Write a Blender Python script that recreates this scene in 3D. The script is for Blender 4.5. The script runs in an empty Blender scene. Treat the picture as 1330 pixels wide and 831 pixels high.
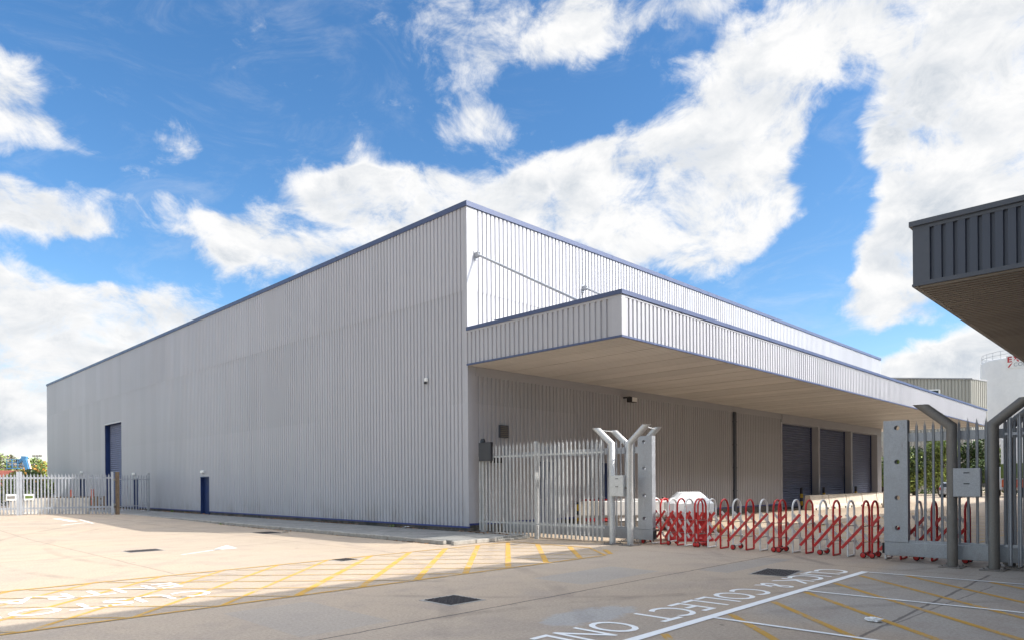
import bpy, math, random
from mathutils import Vector, Matrix
random.seed(7)
S = bpy.context.scene
COL = S.collection
PI = math.pi

# ------------------------------------------------------------------ helpers
class MB:
    """collects faces and links them as one mesh object"""
    def __init__(self): self.v = []; self.f = []; self.mi = []; self.sm = []
    def poly(self, pts, m=0, sm=False):
        i = len(self.v); self.v += [tuple(p) for p in pts]
        self.f.append(list(range(i, i + len(pts)))); self.mi.append(m); self.sm.append(sm)
    def mesh(self, vs, fs, m=0, sm=False):
        i = len(self.v); self.v += [tuple(p) for p in vs]
        for f in fs: self.f.append([i + k for k in f]); self.mi.append(m); self.sm.append(sm)
    def box(self, a, b, m=0, M=None, bev=0.0):
        (x0, y0, z0), (x1, y1, z1) = a, b
        if bev > 0:
            t = bev; vs = []
            for (x, y, sx, sy) in ((x0, y0, 1, 1), (x1, y0, -1, 1), (x1, y1, -1, -1), (x0, y1, 1, -1)):
                vs += [(x + sx*t, y + sy*t, z0), (x + sx*t, y, z0 + t), (x, y + sy*t, z0 + t),
                       (x + sx*t, y, z1 - t), (x, y + sy*t, z1 - t), (x + sx*t, y + sy*t, z1)]
            fs = [[0, 6, 12, 18], [5, 11, 17, 23]]
            for k in range(4):
                n = (k + 1) % 4; A = k*6; B = n*6
                # long face, its bevels, corner facets
                if k % 2 == 0: p, q = 1, 1; p2, q2 = 3, 3
                else: p, q = 2, 2; p2, q2 = 4, 4
                fs += [[A+p, B+q, B+q2, A+p2], [A+0, B+0, B+q, A+p], [A+p2, B+q2, B+5, A+5],
                       [A+1, A+2, A+4, A+3], [A+0, A+1, A+2], [A+3, A+4, A+5]]
        else:
            vs = [(x0,y0,z0),(x1,y0,z0),(x1,y1,z0),(x0,y1,z0),(x0,y0,z1),(x1,y0,z1),(x1,y1,z1),(x0,y1,z1)]
            fs = [[0,3,2,1],[4,5,6,7],[0,1,5,4],[1,2,6,5],[2,3,7,6],[3,0,4,7]]
        if M is not None: vs = [M @ Vector(p) for p in vs]
        self.mesh(vs, fs, m)
    def prism(self, pts, vec, m=0):
        n = len(pts); v = Vector(vec); P = [Vector(p) for p in pts]
        vs = P + [p + v for p in P]
        fs = [list(range(n))[::-1], list(range(n, 2*n))] + [[k, (k+1) % n, n + (k+1) % n, n + k] for k in range(n)]
        self.mesh(vs, fs, m)
    def tube(self, path, r, seg=8, m=0, cap=True, sm=True):
        P = [Vector(p) for p in path]; n = len(P); rs = r if isinstance(r, (list, tuple)) else [r]*n
        T = []
        for i in range(n):
            a = P[max(i-1, 0)]; b = P[min(i+1, n-1)]; d = (b - a); T.append(d.normalized() if d.length > 1e-9 else Vector((0,0,1)))
        u = T[0].orthogonal().normalized(); vs = []
        for i in range(n):
            u = (u - T[i]*u.dot(T[i])).normalized(); w = T[i].cross(u)
            k = 1.0
            if 0 < i < n-1:
                c = (P[i]-P[i-1]).normalized().dot((P[i+1]-P[i]).normalized()); k = 1/max(.5, math.sqrt((1+c)/2))
            for s in range(seg):
                a = 2*PI*s/seg; vs.append(P[i] + (u*math.cos(a) + w*math.sin(a))*rs[i])
        fs = [[i*seg+s, i*seg+(s+1) % seg, (i+1)*seg+(s+1) % seg, (i+1)*seg+s] for i in range(n-1) for s in range(seg)]
        self.mesh(vs, fs, m, sm)
        if cap:
            self.poly(vs[:seg][::-1], m); self.poly(vs[-seg:], m)
    def lathe(self, prof, c, axis='Z', seg=16, m=0, sm=True, ang=(0, 2*PI)):
        full = abs(ang[1]-ang[0]-2*PI) < 1e-6; k = seg if full else seg+1; vs = []
        for r, h in prof:
            for s in range(k):
                a = ang[0] + (ang[1]-ang[0])*s/seg; p = (r*math.cos(a), r*math.sin(a), h)
                if axis == 'X': p = (p[2], p[0], p[1])
                if axis == 'Y': p = (p[0], p[2], p[1])
                vs.append((c[0]+p[0], c[1]+p[1], c[2]+p[2]))
        fs = []
        for i in range(len(prof)-1):
            for s in range(seg): t = (s+1) % k; fs.append([i*k+s, i*k+t, (i+1)*k+t, (i+1)*k+s])
        self.mesh(vs, fs, m, sm)
    def pieces(self):
        """loose islands, joined when closer than half the larger one's size"""
        par = list(range(len(self.v)))
        def find(i):
            while par[i] != i: par[i] = par[par[i]]; i = par[i]
            return i
        for f in self.f:
            r = find(f[0])
            for k in f[1:]: par[find(k)] = r
        isl = {}
        for i, f in enumerate(self.f): isl.setdefault(find(f[0]), []).append(i)
        isl = list(isl.values())
        if len(isl) < 2 or len(isl) > 160: return None
        bx = []
        for fs in isl:
            P = [self.v[k] for i in fs for k in self.f[i]]
            bx.append(([min(p[c] for p in P) for c in range(3)], [max(p[c] for p in P) for c in range(3)]))
        size = [math.dist(a, b) for a, b in bx]; grp = list(range(len(isl)))
        def root(i):
            while grp[i] != i: i = grp[i]
            return i
        for i in range(len(isl)):
            for j in range(i):
                gap = math.sqrt(sum(max(0, bx[i][0][c]-bx[j][1][c], bx[j][0][c]-bx[i][1][c])**2 for c in range(3)))
                if gap < .48*max(size[i], size[j]): grp[root(i)] = root(j)
        out = {}
        for i, fs in enumerate(isl): out.setdefault(root(i), []).extend(fs)
        return list(out.values()) if len(out) > 1 else None
    def build(self, name, mats, parent=None, kind=None):
        if parent is not None and name not in ('crown', 'stem', 'trunk'):
            pc = self.pieces()
            if pc:
                first = None
                for fs in pc:
                    q = MB()
                    for i in fs:
                        q.mesh([self.v[k] for k in self.f[i]], [range(len(self.f[i]))], self.mi[i], self.sm[i])
                    # weld the piece again so that smooth shading survives
                    idx = {}; vs = []; nf = []
                    for f in q.f:
                        g = []
                        for k in f:
                            key = tuple(round(c, 6) for c in q.v[k])
                            if key not in idx: idx[key] = len(vs); vs.append(q.v[k])
                            g.append(idx[key])
                        nf.append(g)
                    q.v, q.f = vs, nf
                    o = q._link(name, mats, parent, kind); first = first or o
                return first
        return self._link(name, mats, parent, kind)
    def _link(self, name, mats, parent=None, kind=None):
        me = bpy.data.meshes.new(name); me.from_pydata(self.v, [], self.f)
        for mt in (mats if isinstance(mats, (list, tuple)) else [mats]): me.materials.append(mt)
        me.polygons.foreach_set('material_index', self.mi); me.polygons.foreach_set('use_smooth', self.sm); me.update()
        o = bpy.data.objects.new(name, me); COL.objects.link(o)
        if parent is not None:
            o.parent = parent; o.matrix_parent_inverse = parent_matrix(parent).inverted()
        if kind: o['kind'] = kind
        return o

def parent_matrix(o):
    m = o.matrix_basis.copy()
    return (parent_matrix(o.parent) @ o.matrix_parent_inverse @ m) if o.parent else m
def tag(o, label, cat, group=None, kind=None):
    o['label'] = label; o['category'] = cat
    if group: o['group'] = group
    if kind: o['kind'] = kind
    return o
def thing(name, label, cat, loc=(0, 0, 0), group=None, rz=0):
    o = bpy.data.objects.new(name, None); COL.objects.link(o); o.location = loc; o.rotation_euler = (0, 0, rz)
    o.empty_display_size = .3
    return tag(o, label, cat, group)
def rotz(a, loc=(0, 0, 0)): return Matrix.Translation(loc) @ Matrix.Rotation(a, 4, 'Z')
def text_mesh(body, x0, x1, y0, y1, place, bold=0.0):
    """flat letter faces fitted to a box, then placed by a function (s,t) -> point"""
    cu = bpy.data.curves.new('lettering', 'FONT'); cu.body = body; cu.size = 1; cu.resolution_u = 4; cu.offset = bold
    ob = bpy.data.objects.new('lettering', cu); COL.objects.link(ob)
    dg = bpy.context.evaluated_depsgraph_get(); me = bpy.data.meshes.new_from_object(ob.evaluated_get(dg))
    vs = [v.co.copy() for v in me.vertices]; fs = [list(p.vertices) for p in me.polygons]
    bpy.data.objects.remove(ob); bpy.data.curves.remove(cu); bpy.data.meshes.remove(me)
    ax = min(v.x for v in vs); bx = max(v.x for v in vs); ay = min(v.y for v in vs); by = max(v.y for v in vs)
    out = []
    for v in vs:
        s = x0 + (v.x-ax)/(bx-ax)*(x1-x0); t = y0 + (v.y-ay)/(by-ay)*(y1-y0); out.append(place(s, t))
    return out, fs

# ------------------------------------------------------------------ node helpers
class NT:
    def __init__(self, tree): self.t = tree; self.n = tree.nodes; self.l = tree.links
    def put(self, node, i, v):
        if isinstance(v, bpy.types.NodeSocket): self.l.new(v, node.inputs[i])
        elif v is not None:
            s = node.inputs[i]
            try: s.default_value = v
            except Exception:
                s.default_value = (*v, 1) if len(v) == 3 else v
    def math(self, op, a, b=None, c=None, clamp=False):
        n = self.n.new('ShaderNodeMath'); n.operation = op; n.use_clamp = clamp
        for i, v in enumerate((a, b, c)): self.put(n, i, v)
        return n.outputs[0]
    def vec(self, op, a, b=None, scale=None):
        n = self.n.new('ShaderNodeVectorMath'); n.operation = op
        self.put(n, 0, a); self.put(n, 1, b)
        if scale is not None: self.put(n, 3, scale)
        return n.outputs[1] if op in ('LENGTH', 'DOT_PRODUCT', 'DISTANCE') else n.outputs[0]
    def sep(self, v): n = self.n.new('ShaderNodeSeparateXYZ'); self.put(n, 0, v); return n.outputs
    def comb(self, x, y, z):
        n = self.n.new('ShaderNodeCombineXYZ')
        for i, v in enumerate((x, y, z)): self.put(n, i, v)
        return n.outputs[0]
    def noise(self, v, scale, detail=4, rough=.55, dist=0.0, col=False):
        n = self.n.new('ShaderNodeTexNoise'); self.put(n, 'Vector', v); self.put(n, 'Scale', scale)
        self.put(n, 'Detail', detail); self.put(n, 'Roughness', rough); self.put(n, 'Distortion', dist)
        return n.outputs[1 if col else 0]
    def white(self, v):
        n = self.n.new('ShaderNodeTexWhiteNoise'); n.noise_dimensions = '3D'; self.put(n, 'Vector', v); return n.outputs[0]
    def ramp(self, v, a, b, lo=0.0, hi=1.0, smooth=True):
        n = self.n.new('ShaderNodeMapRange'); n.interpolation_type = 'SMOOTHSTEP' if smooth else 'LINEAR'
        for i, x in enumerate((v, a, b, lo, hi)): self.put(n, i, x)
        return n.outputs[0]
    def mix(self, f, a, b, mode='MIX'):
        n = self.n.new('ShaderNodeMix'); n.data_type = 'RGBA'; n.blend_type = mode
        self.put(n, 0, f)
        for i, v in ((6, a), (7, b)):
            if isinstance(v, bpy.types.NodeSocket): self.l.new(v, n.inputs[i])
            else: n.inputs[i].default_value = (*v[:3], 1)
        return n.outputs[2]
    def pos(self): return self.n.new('ShaderNodeNewGeometry').outputs['Position']
    def obj(self): return self.n.new('ShaderNodeTexCoord').outputs['Object']

def material(name):
    m = bpy.data.materials.new(name); m.use_nodes = True
    k = NT(m.node_tree); b = m.node_tree.nodes['Principled BSDF']
    return m, k, b
def bump(k, b, h, strength=.3, dist=.02):
    n = k.n.new('ShaderNodeBump'); n.inputs['Strength'].default_value = strength; n.inputs['Distance'].default_value = dist
    k.l.new(h, n.inputs['Height']); k.l.new(n.outputs[0], b.inputs['Normal'])
def simple(name, col, rough=.5, metal=0.0, var=.12, scale=6.0, spec=.5, dirt=None, dirt_amt=.5):
    m, k, b = material(name); p = k.pos()
    n1 = k.noise(p, scale, 5, .6); n2 = k.noise(p, scale*7, 3, .6)
    f = k.math('ADD', k.math('MULTIPLY', n1, .7), k.math('MULTIPLY', n2, .3))
    c = k.mix(k.ramp(f, .3, .7), [x*(1-var) for x in col], [min(1, x*(1+var)) for x in col])
    if dirt: c = k.mix(k.math('MULTIPLY', k.ramp(k.noise(p, scale*.6, 6, .7), .52, .72), dirt_amt), c, dirt)
    k.l.new(c, b.inputs['Base Color']); b.inputs['Metallic'].default_value = metal
    k.l.new(k.ramp(n1, .2, .8, rough*.8, min(1, rough*1.25)), b.inputs['Roughness'])
    b.inputs['Specular IOR Level'].default_value = spec
    return m

def cladding(name, c, var=.08):
    m, k, b = material(name); p = k.pos(); s = k.sep(p)
    # sheet-to-sheet difference (one metre cover width, two lifts of sheet) and faint rain streaks
    sheet = k.white(k.comb(k.math('FLOOR', k.math('ADD', s[0], .155)), k.math('FLOOR', k.math('ADD', s[1], .335)),
                           k.math('GREATER_THAN', s[2], 8.15)))
    streak = k.noise(k.vec('MULTIPLY', p, (5, 5, .22)), 1.0, 5, .65)
    soft = k.noise(k.vec('MULTIPLY', p, (.12, .12, .3)), 1.0, 3, .5)
    lift = k.white(k.comb(k.math('FLOOR', k.math('DIVIDE', s[0], 7.0)), k.math('FLOOR', k.math('DIVIDE', s[1], 9.0)), k.math('ADD', k.math('GREATER_THAN', s[2], 8.15), k.math('GREATER_THAN', s[2], 4.4))))
    f = k.math('ADD', k.math('ADD', k.math('MULTIPLY', sheet, .25), k.math('MULTIPLY', lift, .25)), k.math('ADD', k.math('MULTIPLY', streak, .4), k.math('MULTIPLY', soft, .35)))
    col = k.mix(k.ramp(f, .3, .85, smooth=False), [x*(1-var) for x in c], [x*(1+var) for x in c])
    low = k.math('MULTIPLY', k.ramp(s[2], .2, 1.5, 1, 0), k.ramp(k.noise(k.vec('MULTIPLY', p, (2, 2, .6)), 1.0, 5, .7), .42, .7))
    col = k.mix(k.math('MULTIPLY', low, .45), col, (.24, .21, .18))      # splashed dirt near the ground
    k.l.new(col, b.inputs['Base Color'])
    k.l.new(k.ramp(streak, .3, .7, .38, .55), b.inputs['Roughness']); b.inputs['Specular IOR Level'].default_value = .35
    bump(k, b, k.noise(k.vec('MULTIPLY', p, (1.5, 1.5, .5)), 1.0, 2, .5), .12, .02)
    return m

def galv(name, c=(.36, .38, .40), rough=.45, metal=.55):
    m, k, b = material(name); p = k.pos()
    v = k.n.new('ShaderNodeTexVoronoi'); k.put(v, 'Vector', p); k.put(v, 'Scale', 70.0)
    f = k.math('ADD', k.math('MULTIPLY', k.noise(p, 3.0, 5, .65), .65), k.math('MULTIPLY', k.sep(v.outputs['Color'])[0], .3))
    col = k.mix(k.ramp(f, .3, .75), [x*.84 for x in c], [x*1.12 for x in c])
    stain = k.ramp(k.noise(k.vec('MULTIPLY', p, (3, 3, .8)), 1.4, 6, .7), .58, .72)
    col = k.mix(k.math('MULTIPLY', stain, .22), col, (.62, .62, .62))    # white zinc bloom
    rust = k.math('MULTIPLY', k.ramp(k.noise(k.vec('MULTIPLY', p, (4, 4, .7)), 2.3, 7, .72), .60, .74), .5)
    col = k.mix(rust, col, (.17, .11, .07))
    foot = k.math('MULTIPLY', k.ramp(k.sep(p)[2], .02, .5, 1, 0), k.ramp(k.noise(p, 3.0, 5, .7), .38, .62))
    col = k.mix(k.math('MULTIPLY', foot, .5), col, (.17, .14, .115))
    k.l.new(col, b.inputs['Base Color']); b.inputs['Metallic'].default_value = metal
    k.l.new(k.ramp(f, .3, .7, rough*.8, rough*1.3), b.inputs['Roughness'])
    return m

M = {}
M['clad'] = cladding('pale grey sheet cladding', (.402, .402, .43))
M['flash'] = simple('pale grey flashing', (.402, .402, .43), .42, var=.04, scale=1.2, spec=.35)
M['clad_dark'] = cladding('slate grey sheet cladding', (.072, .085, .115), .06)
M['flash_dark'] = simple('slate grey flashing', (.075, .085, .108), .4, var=.08, scale=1.5)
M['blue'] = simple('blue trim paint', (.055, .075, .155), .45, var=.12, scale=2.0)
M['navy'] = simple('navy door paint', (.018, .036, .115), .5, var=.18, scale=2.5, spec=.25)
M['trim_navy'] = simple('dark blue trim paint', (.03, .045, .19), .45, var=.12, scale=2.0)
M['shutter'] = simple('slate blue shutter slats', (.16, .185, .275), .6, var=.15, scale=2.0, spec=.2)
M['galv'] = galv('galvanised steel', (.375, .39, .42), .45, .35)
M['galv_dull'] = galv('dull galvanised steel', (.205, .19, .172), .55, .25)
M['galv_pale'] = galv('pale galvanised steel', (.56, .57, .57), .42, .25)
M['red'] = simple('red barrier paint', (.52, .014, .014), .35, var=.25, scale=9.0, dirt=(.22, .07, .05), dirt_amt=.7)
M['white'] = simple('white barrier paint', (.74, .74, .72), .4, var=.08, scale=9.0, dirt=(.38, .34, .30), dirt_amt=.7)
M['plastic_red'] = simple('red plastic', (.42, .01, .014), .45, var=.18, scale=4.0, dirt=(.28, .1, .08), dirt_amt=.3)
M['plastic_white'] = simple('white plastic', (.75, .75, .74), .45, var=.06, scale=4.0, dirt=(.5, .48, .44), dirt_amt=.4)
M['rubber'] = simple('black rubber', (.02, .02, .02), .8, var=.2)
M['black'] = simple('black plastic', (.025, .025, .03), .5, var=.2)
M['yellow'] = simple('yellow paint', (.62, .38, .02), .5, var=.12)
M['precast'] = simple('white precast concrete', (.55, .50, .43), .85, var=.14, scale=3.0, dirt=(.25, .2, .16), dirt_amt=.5)
M['kerb'] = simple('kerb concrete', (.33, .31, .28), .9, var=.22, scale=5.0, dirt=(.12, .11, .09), dirt_amt=.6)
M['wood'] = simple('weathered brown timber', (.17, .115, .07), .85, var=.3, scale=8.0)
M['timber_grey'] = simple('grey weathered timber', (.20, .18, .16), .85, var=.3, scale=8.0)
M['orange_red'] = simple('orange bollard paint', (.55, .09, .025), .5, var=.15)
M['lamp'] = simple('opal lamp cover', (.8, .8, .78), .3, var=.03)
M['lift_blue'] = simple('light blue machine paint', (.06, .19, .36), .4, var=.12)
M['glass'] = simple('dark tinted glass', (.02, .025, .03), .08, var=.1)
M['silver'] = simple('silver car paint', (.38, .40, .42), .28, metal=.5, var=.06)
M['trailer_red'] = simple('faded red trailer paint', (.40, .13, .10), .6, var=.2)
M['lens_red'] = simple('red lamp lens', (.35, .01, .01), .2, var=.1)
M['plate_yellow'] = simple('yellow number plate', (.7, .5, .03), .4, var=.04)
M['olive'] = simple('olive green paint', (.10, .14, .03), .5, var=.15)
M['silo'] = simple('white silo paint', (.74, .73, .71), .5, var=.05, scale=.7)
M['shed'] = cladding('grey green sheet cladding', (.33, .315, .275), .08)
M['roof'] = simple('grey roof sheet', (.30, .30, .31), .6, var=.1, scale=1.0)
M['sand'] = simple('yellow brown sandbag cloth', (.25, .15, .05), .9, var=.2)
M['paper'] = simple('white crumpled plastic', (.8, .8, .8), .5, var=.05)
M['iron'] = simple('dark cast iron', (.055, .05, .05), .65, metal=.3, var=.35, scale=14.0, dirt=(.14, .10, .08), dirt_amt=.5)
M['sign_red'] = simple('red sign lettering', (.45, .02, .03), .5, var=.03)
M['sign_grey'] = simple('grey sign lettering', (.25, .28, .31), .5, var=.03)

def leafmat(name, c, var=.35):
    m, k, b = material(name); p = k.pos()
    w = k.white(k.vec('SNAP', p, (.4, .4, .4))); n = k.noise(p, 1.3, 3)
    f = k.math('ADD', k.math('MULTIPLY', w, .5), k.math('MULTIPLY', n, .5))
    k.l.new(k.mix(k.ramp(f, .25, .8), [x*(1-var) for x in c], [x*(1+var) for x in c]), b.inputs['Base Color'])
    b.inputs['Roughness'].default_value = .55; b.inputs['Specular IOR Level'].default_value = .25
    b.inputs['Subsurface Weight'].default_value = 0.0
    return m
M['leaf'] = leafmat('mid green leaves', (.15, .205, .06))
M['leaf_light'] = leafmat('yellow green leaves', (.24, .29, .08))
M['leaf_dark'] = leafmat('dark green leaves', (.06, .095, .035))
M['leaf_orange'] = leafmat('orange blossom', (.55, .28, .05))
M['leaf_red'] = leafmat('red blossom', (.45, .05, .03))
M['leaf_grey'] = leafmat('grey brown twigs', (.20, .17, .15))
M['bark'] = simple('brown bark', (.10, .075, .055), .9, var=.3, scale=10)
M['litter'] = leafmat('dry brown leaf litter', (.24, .12, .045))

def brick_mat():
    m, k, b = material('dark brick plinth'); p = k.pos(); s = k.sep(p)
    t = k.n.new('ShaderNodeTexBrick'); k.put(t, 'Vector', k.comb(k.math('ADD', s[0], s[1]), s[2], 0.0))
    k.put(t, 'Color1', (.085, .075, .068)); k.put(t, 'Color2', (.13, .11, .095)); k.put(t, 'Mortar', (.17, .16, .145))
    k.put(t, 'Scale', 1.0); k.put(t, 'Mortar Size', .008); k.put(t, 'Brick Width', .225); k.put(t, 'Row Height', .075)
    k.l.new(k.mix(k.ramp(k.noise(p, 2.0, 5), .4, .7), t.outputs[0], (.05, .05, .045)), b.inputs['Base Color']); b.inputs['Roughness'].default_value = .9
    return m
M['brick'] = brick_mat()

def soffit_mat(name, c, pitch):
    m, k, b = material(name); p = k.pos(); s = k.sep(p)
    row = k.white(k.comb(k.math('FLOOR', k.math('DIVIDE', k.math('SUBTRACT', s[0], .33), pitch*5)), 0.0, 0.0))
    f = k.math('ADD', k.math('MULTIPLY', row, .35), k.math('MULTIPLY', k.noise(p, .6, 5, .6), .65))
    k.l.new(k.mix(k.ramp(f, .3, .7), [x*.9 for x in c], [x*1.08 for x in c]), b.inputs['Base Color'])
    b.inputs['Roughness'].default_value = .45; b.inputs['Specular IOR Level'].default_value = .35
    return m
M['soffit'] = soffit_mat('pale soffit planks', (.55, .52, .48), .2)
M['soffit_dark'] = soffit_mat('brown slatted soffit', (.27, .235, .20), .2)

def ground_mat():
    m, k, b = material('worn concrete yard'); p = k.pos(); s = k.sep(p); X, Y = s[0], s[1]
    big = k.noise(p, .16, 5, .6); mid = k.noise(p, .9, 6, .65); fine = k.noise(p, 26.0, 4, .7); grit = k.noise(p, 90.0, 2, .6)
    col = k.mix(k.ramp(big, .35, .65), (.445, .355, .265), (.405, .335, .262))
    # bays with greyer newer concrete
    bay = k.math('MULTIPLY', k.ramp(X, 8.3, 9.1), k.ramp(k.math('ADD', Y, k.math('MULTIPLY', mid, .5)), 4.9, 4.3))
    col = k.mix(k.math('MULTIPLY', bay, .6), col, (.37, .36, .335))
    col = k.mix(k.math('MULTIPLY', k.ramp(mid, .48, .66), .5), col, (.34, .285, .24))
    col = k.mix(k.math('MULTIPLY', k.ramp(k.noise(p, .45, 7, .7, .4), .55, .68), .35), col, (.44, .375, .30))
    # pale cement patch by the lettering, dark oil spots
    pt = k.vec('LENGTH', k.vec('DIVIDE', k.vec('SUBTRACT', p, (7.15, 5.65, 0)), (.95, .42, 1)))
    patch = k.ramp(k.math('ADD', pt, k.math('MULTIPLY', k.math('SUBTRACT', k.noise(p, 3.0, 5, .7), .5), 1.3)), 1.05, .7)
    col = k.mix(k.math('MULTIPLY', patch, .6), col, (.40, .41, .41))
    col = k.mix(k.math('MULTIPLY', k.ramp(k.noise(p, 2.2, 3, .5), .70, .78), .55), col, (.11, .10, .095))
    spots = k.ramp(k.noise(p, 6.5, 2, .5), .735, .765); col = k.mix(k.math('MULTIPLY', spots, .5), col, (.08, .075, .07))
    # tyre tracks sweeping through the gate: long soft streaks
    for ang, sc, lo in ((.75, 1.7, .57), (.05, 1.3, .58), (-.35, 1.5, .60)):
        ca, sa = math.cos(ang), math.sin(ang)
        u = k.math('ADD', k.math('MULTIPLY', X, ca), k.math('MULTIPLY', Y, sa)); w = k.math('SUBTRACT', k.math('MULTIPLY', Y, ca), k.math('MULTIPLY', X, sa))
        st = k.noise(k.comb(k.math('MULTIPLY', u, .10), k.math('MULTIPLY', w, sc), ang*9), 1.0, 4, .6, .3)
        col = k.mix(k.math('MULTIPLY', k.ramp(st, lo, lo+.16), .16), col, (.17, .15, .14))
    for cx_, cy_, rr_, w_, am in ((2.0, -9.5, 15.2, .16, .42), (2.0, -9.5, 16.9, .16, .42), (26, -4.0, 14.6, .15, .38), (26, -4.0, 16.2, .15, .38), (9.0, 34.0, 21.5, .2, .3), (9.0, 34.0, 23.2, .2, .3), (22, 20, 17.6, .16, .34), (22, 20, 19.2, .16, .34), (-8, 20, 19.0, .2, .26), (-8, 20, 20.8, .2, .26)):
        dd = k.math('ABSOLUTE', k.math('SUBTRACT', k.vec('DISTANCE', k.comb(X, Y, 0.0), (cx_, cy_, 0)), rr_))
        v = k.math('MULTIPLY', k.ramp(dd, w_*.3, w_, 1, 0), k.ramp(k.noise(p, .55, 5, .7), .40, .66))
        col = k.mix(k.math('MULTIPLY', v, am), col, (.13, .115, .105))
    # square trench patches of newer concrete
    for x0_, x1_, y0_, y1_, cc in ((9.2, 11.6, 7.4, 8.6, (.34, .325, .30)), (3.9, 5.2, 7.25, 9.4, (.36, .325, .285)), (12.2, 15.2, 6.3, 6.95, (.30, .29, .27)), (1.5, 7.5, 21.0, 22.2, (.40, .335, .26)), (9.3, 10.2, 15.5, 30.0, (.385, .32, .25))):
        e = .03
        v = k.math('MULTIPLY', k.math('MULTIPLY', k.ramp(X, x0_, x0_+e), k.ramp(X, x1_-e, x1_, 1, 0)), k.math('MULTIPLY', k.ramp(Y, y0_, y0_+e), k.ramp(Y, y1_-e, y1_, 1, 0)))
        col = k.mix(k.math('MULTIPLY', v, .55), col, cc)
    # construction joints and cracks
    wob = k.math('MULTIPLY', k.math('SUBTRACT', k.noise(p, 1.1, 5, .7), .5), .12)
    jt = None
    def line(nx, ny, c, w, lo=None, hi=None, amt=1.0):
        nonlocal jt
        d = k.math('ABSOLUTE', k.math('SUBTRACT', k.math('ADD', k.math('ADD', k.math('MULTIPLY', X, nx), k.math('MULTIPLY', Y, ny)), wob), c))
        v = k.math('MULTIPLY', k.ramp(d, w*.45, w, 1, 0), amt)
        if lo is not None:
            a = X if abs(ny) > abs(nx) else Y
            v = k.math('MULTIPLY', v, k.math('MULTIPLY', k.math('GREATER_THAN', a, lo), k.math('LESS_THAN', a, hi)))
        jt = v if jt is None else k.math('MAXIMUM', jt, v)
    line(0, 1, 7.0, .022); line(0, 1, 19.4, .03, amt=.55); line(0, 1, 25.6, .03, amt=.55); line(0, 1, 32.0, .04, amt=.5); line(0, 1, 38.6, .04, amt=.5)
    line(1, 0, 5.0, .03, 14.3, 60, .45); line(1, 0, 10.3, .03, 14.3, 60, .5)
    line(0, 1, 2.65, .03, 8.2, 15, .75); line(.06, 1, 3.15, .02, 9, 13.5, .55); line(1, 0, 14.75, .02, -20, 9.8, .6)
    line(0, 1, -2.5, .03); line(1, 0, 22.0, .03, -30, 17, .7); line(1, 0, 30.0, .03, -30, 17, .7)
    col = k.mix(k.math('MULTIPLY', jt, .85), col, (.07, .062, .058))
    g = k.math('ADD', k.math('MULTIPLY', fine, .6), k.math('MULTIPLY', grit, .4))
    col = k.mix(1.0, col, k.mix(k.ramp(g, .28, .72, smooth=False), (.62, .61, .60), (1.27, 1.27, 1.27)), 'MULTIPLY')
    k.l.new(col, b.inputs['Base Color']); k.l.new(k.ramp(mid, .3, .7, .75, .95), b.inputs['Roughness']); b.inputs['Specular IOR Level'].default_value = .25
    h = k.math('SUBTRACT', k.math('ADD', k.math('MULTIPLY', g, .35), k.math('MULTIPLY', mid, .5)), k.math('MULTIPLY', jt, .8))
    bump(k, b, h, .35, .012)
    return m
M['ground'] = ground_mat()

def paint_mat(name, c, wear, amt=.85):
    m, k, b = material(name); p = k.pos()
    n = k.math('ADD', k.math('MULTIPLY', k.noise(p, 2.2, 6, .75), .6), k.math('MULTIPLY', k.noise(p, 24.0, 4, .7), .4))
    col = k.mix(k.math('MULTIPLY', k.ramp(n, wear, wear+.12), amt), c, (.36, .33, .30))
    k.l.new(col, b.inputs['Base Color']); b.inputs['Roughness'].default_value = .8; b.inputs['Specular IOR Level'].default_value = .25
    return m
M['mark_white'] = paint_mat('worn white road paint', (.84, .84, .82), .61)
M['mark_white_faded'] = paint_mat('faded white road paint', (.72, .71, .68), .47)
M['mark_yellow'] = paint_mat('worn yellow road paint', (.52, .30, .06), .50)
M['mark_yellow_thin'] = paint_mat('faded yellow road paint', (.50, .31, .08), .46, .85)
def pave_mat():
    m, k, b = material('grey footway asphalt'); p = k.pos()
    n = k.noise(p, 1.2, 6, .7); f = k.noise(p, 45.0, 3, .7)
    col = k.mix(k.ramp(n, .35, .65), (.20, .20, .19), (.27, .265, .25))
    col = k.mix(k.ramp(k.noise(p, 3.5, 5, .7), .56, .66), col, (.15, .145, .135))
    col = k.mix(1.0, col, k.mix(k.ramp(f, .3, .7), (.75, .75, .75), (1.15, 1.15, 1.15)), 'MULTIPLY')
    k.l.new(col, b.inputs['Base Color']); b.inputs['Roughness'].default_value = .92; bump(k, b, f, .5, .01)
    return m
M['pave'] = pave_mat()

# ------------------------------------------------------------------ setting: ground, footway, markings
BX, BY, BH, BL, BW = 15.345, 17.165, 11.09, 58.2, 42.6      # warehouse corner, height, depth along Y, length along X
SUN = Vector((-.595, .97, -1.0))

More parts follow.
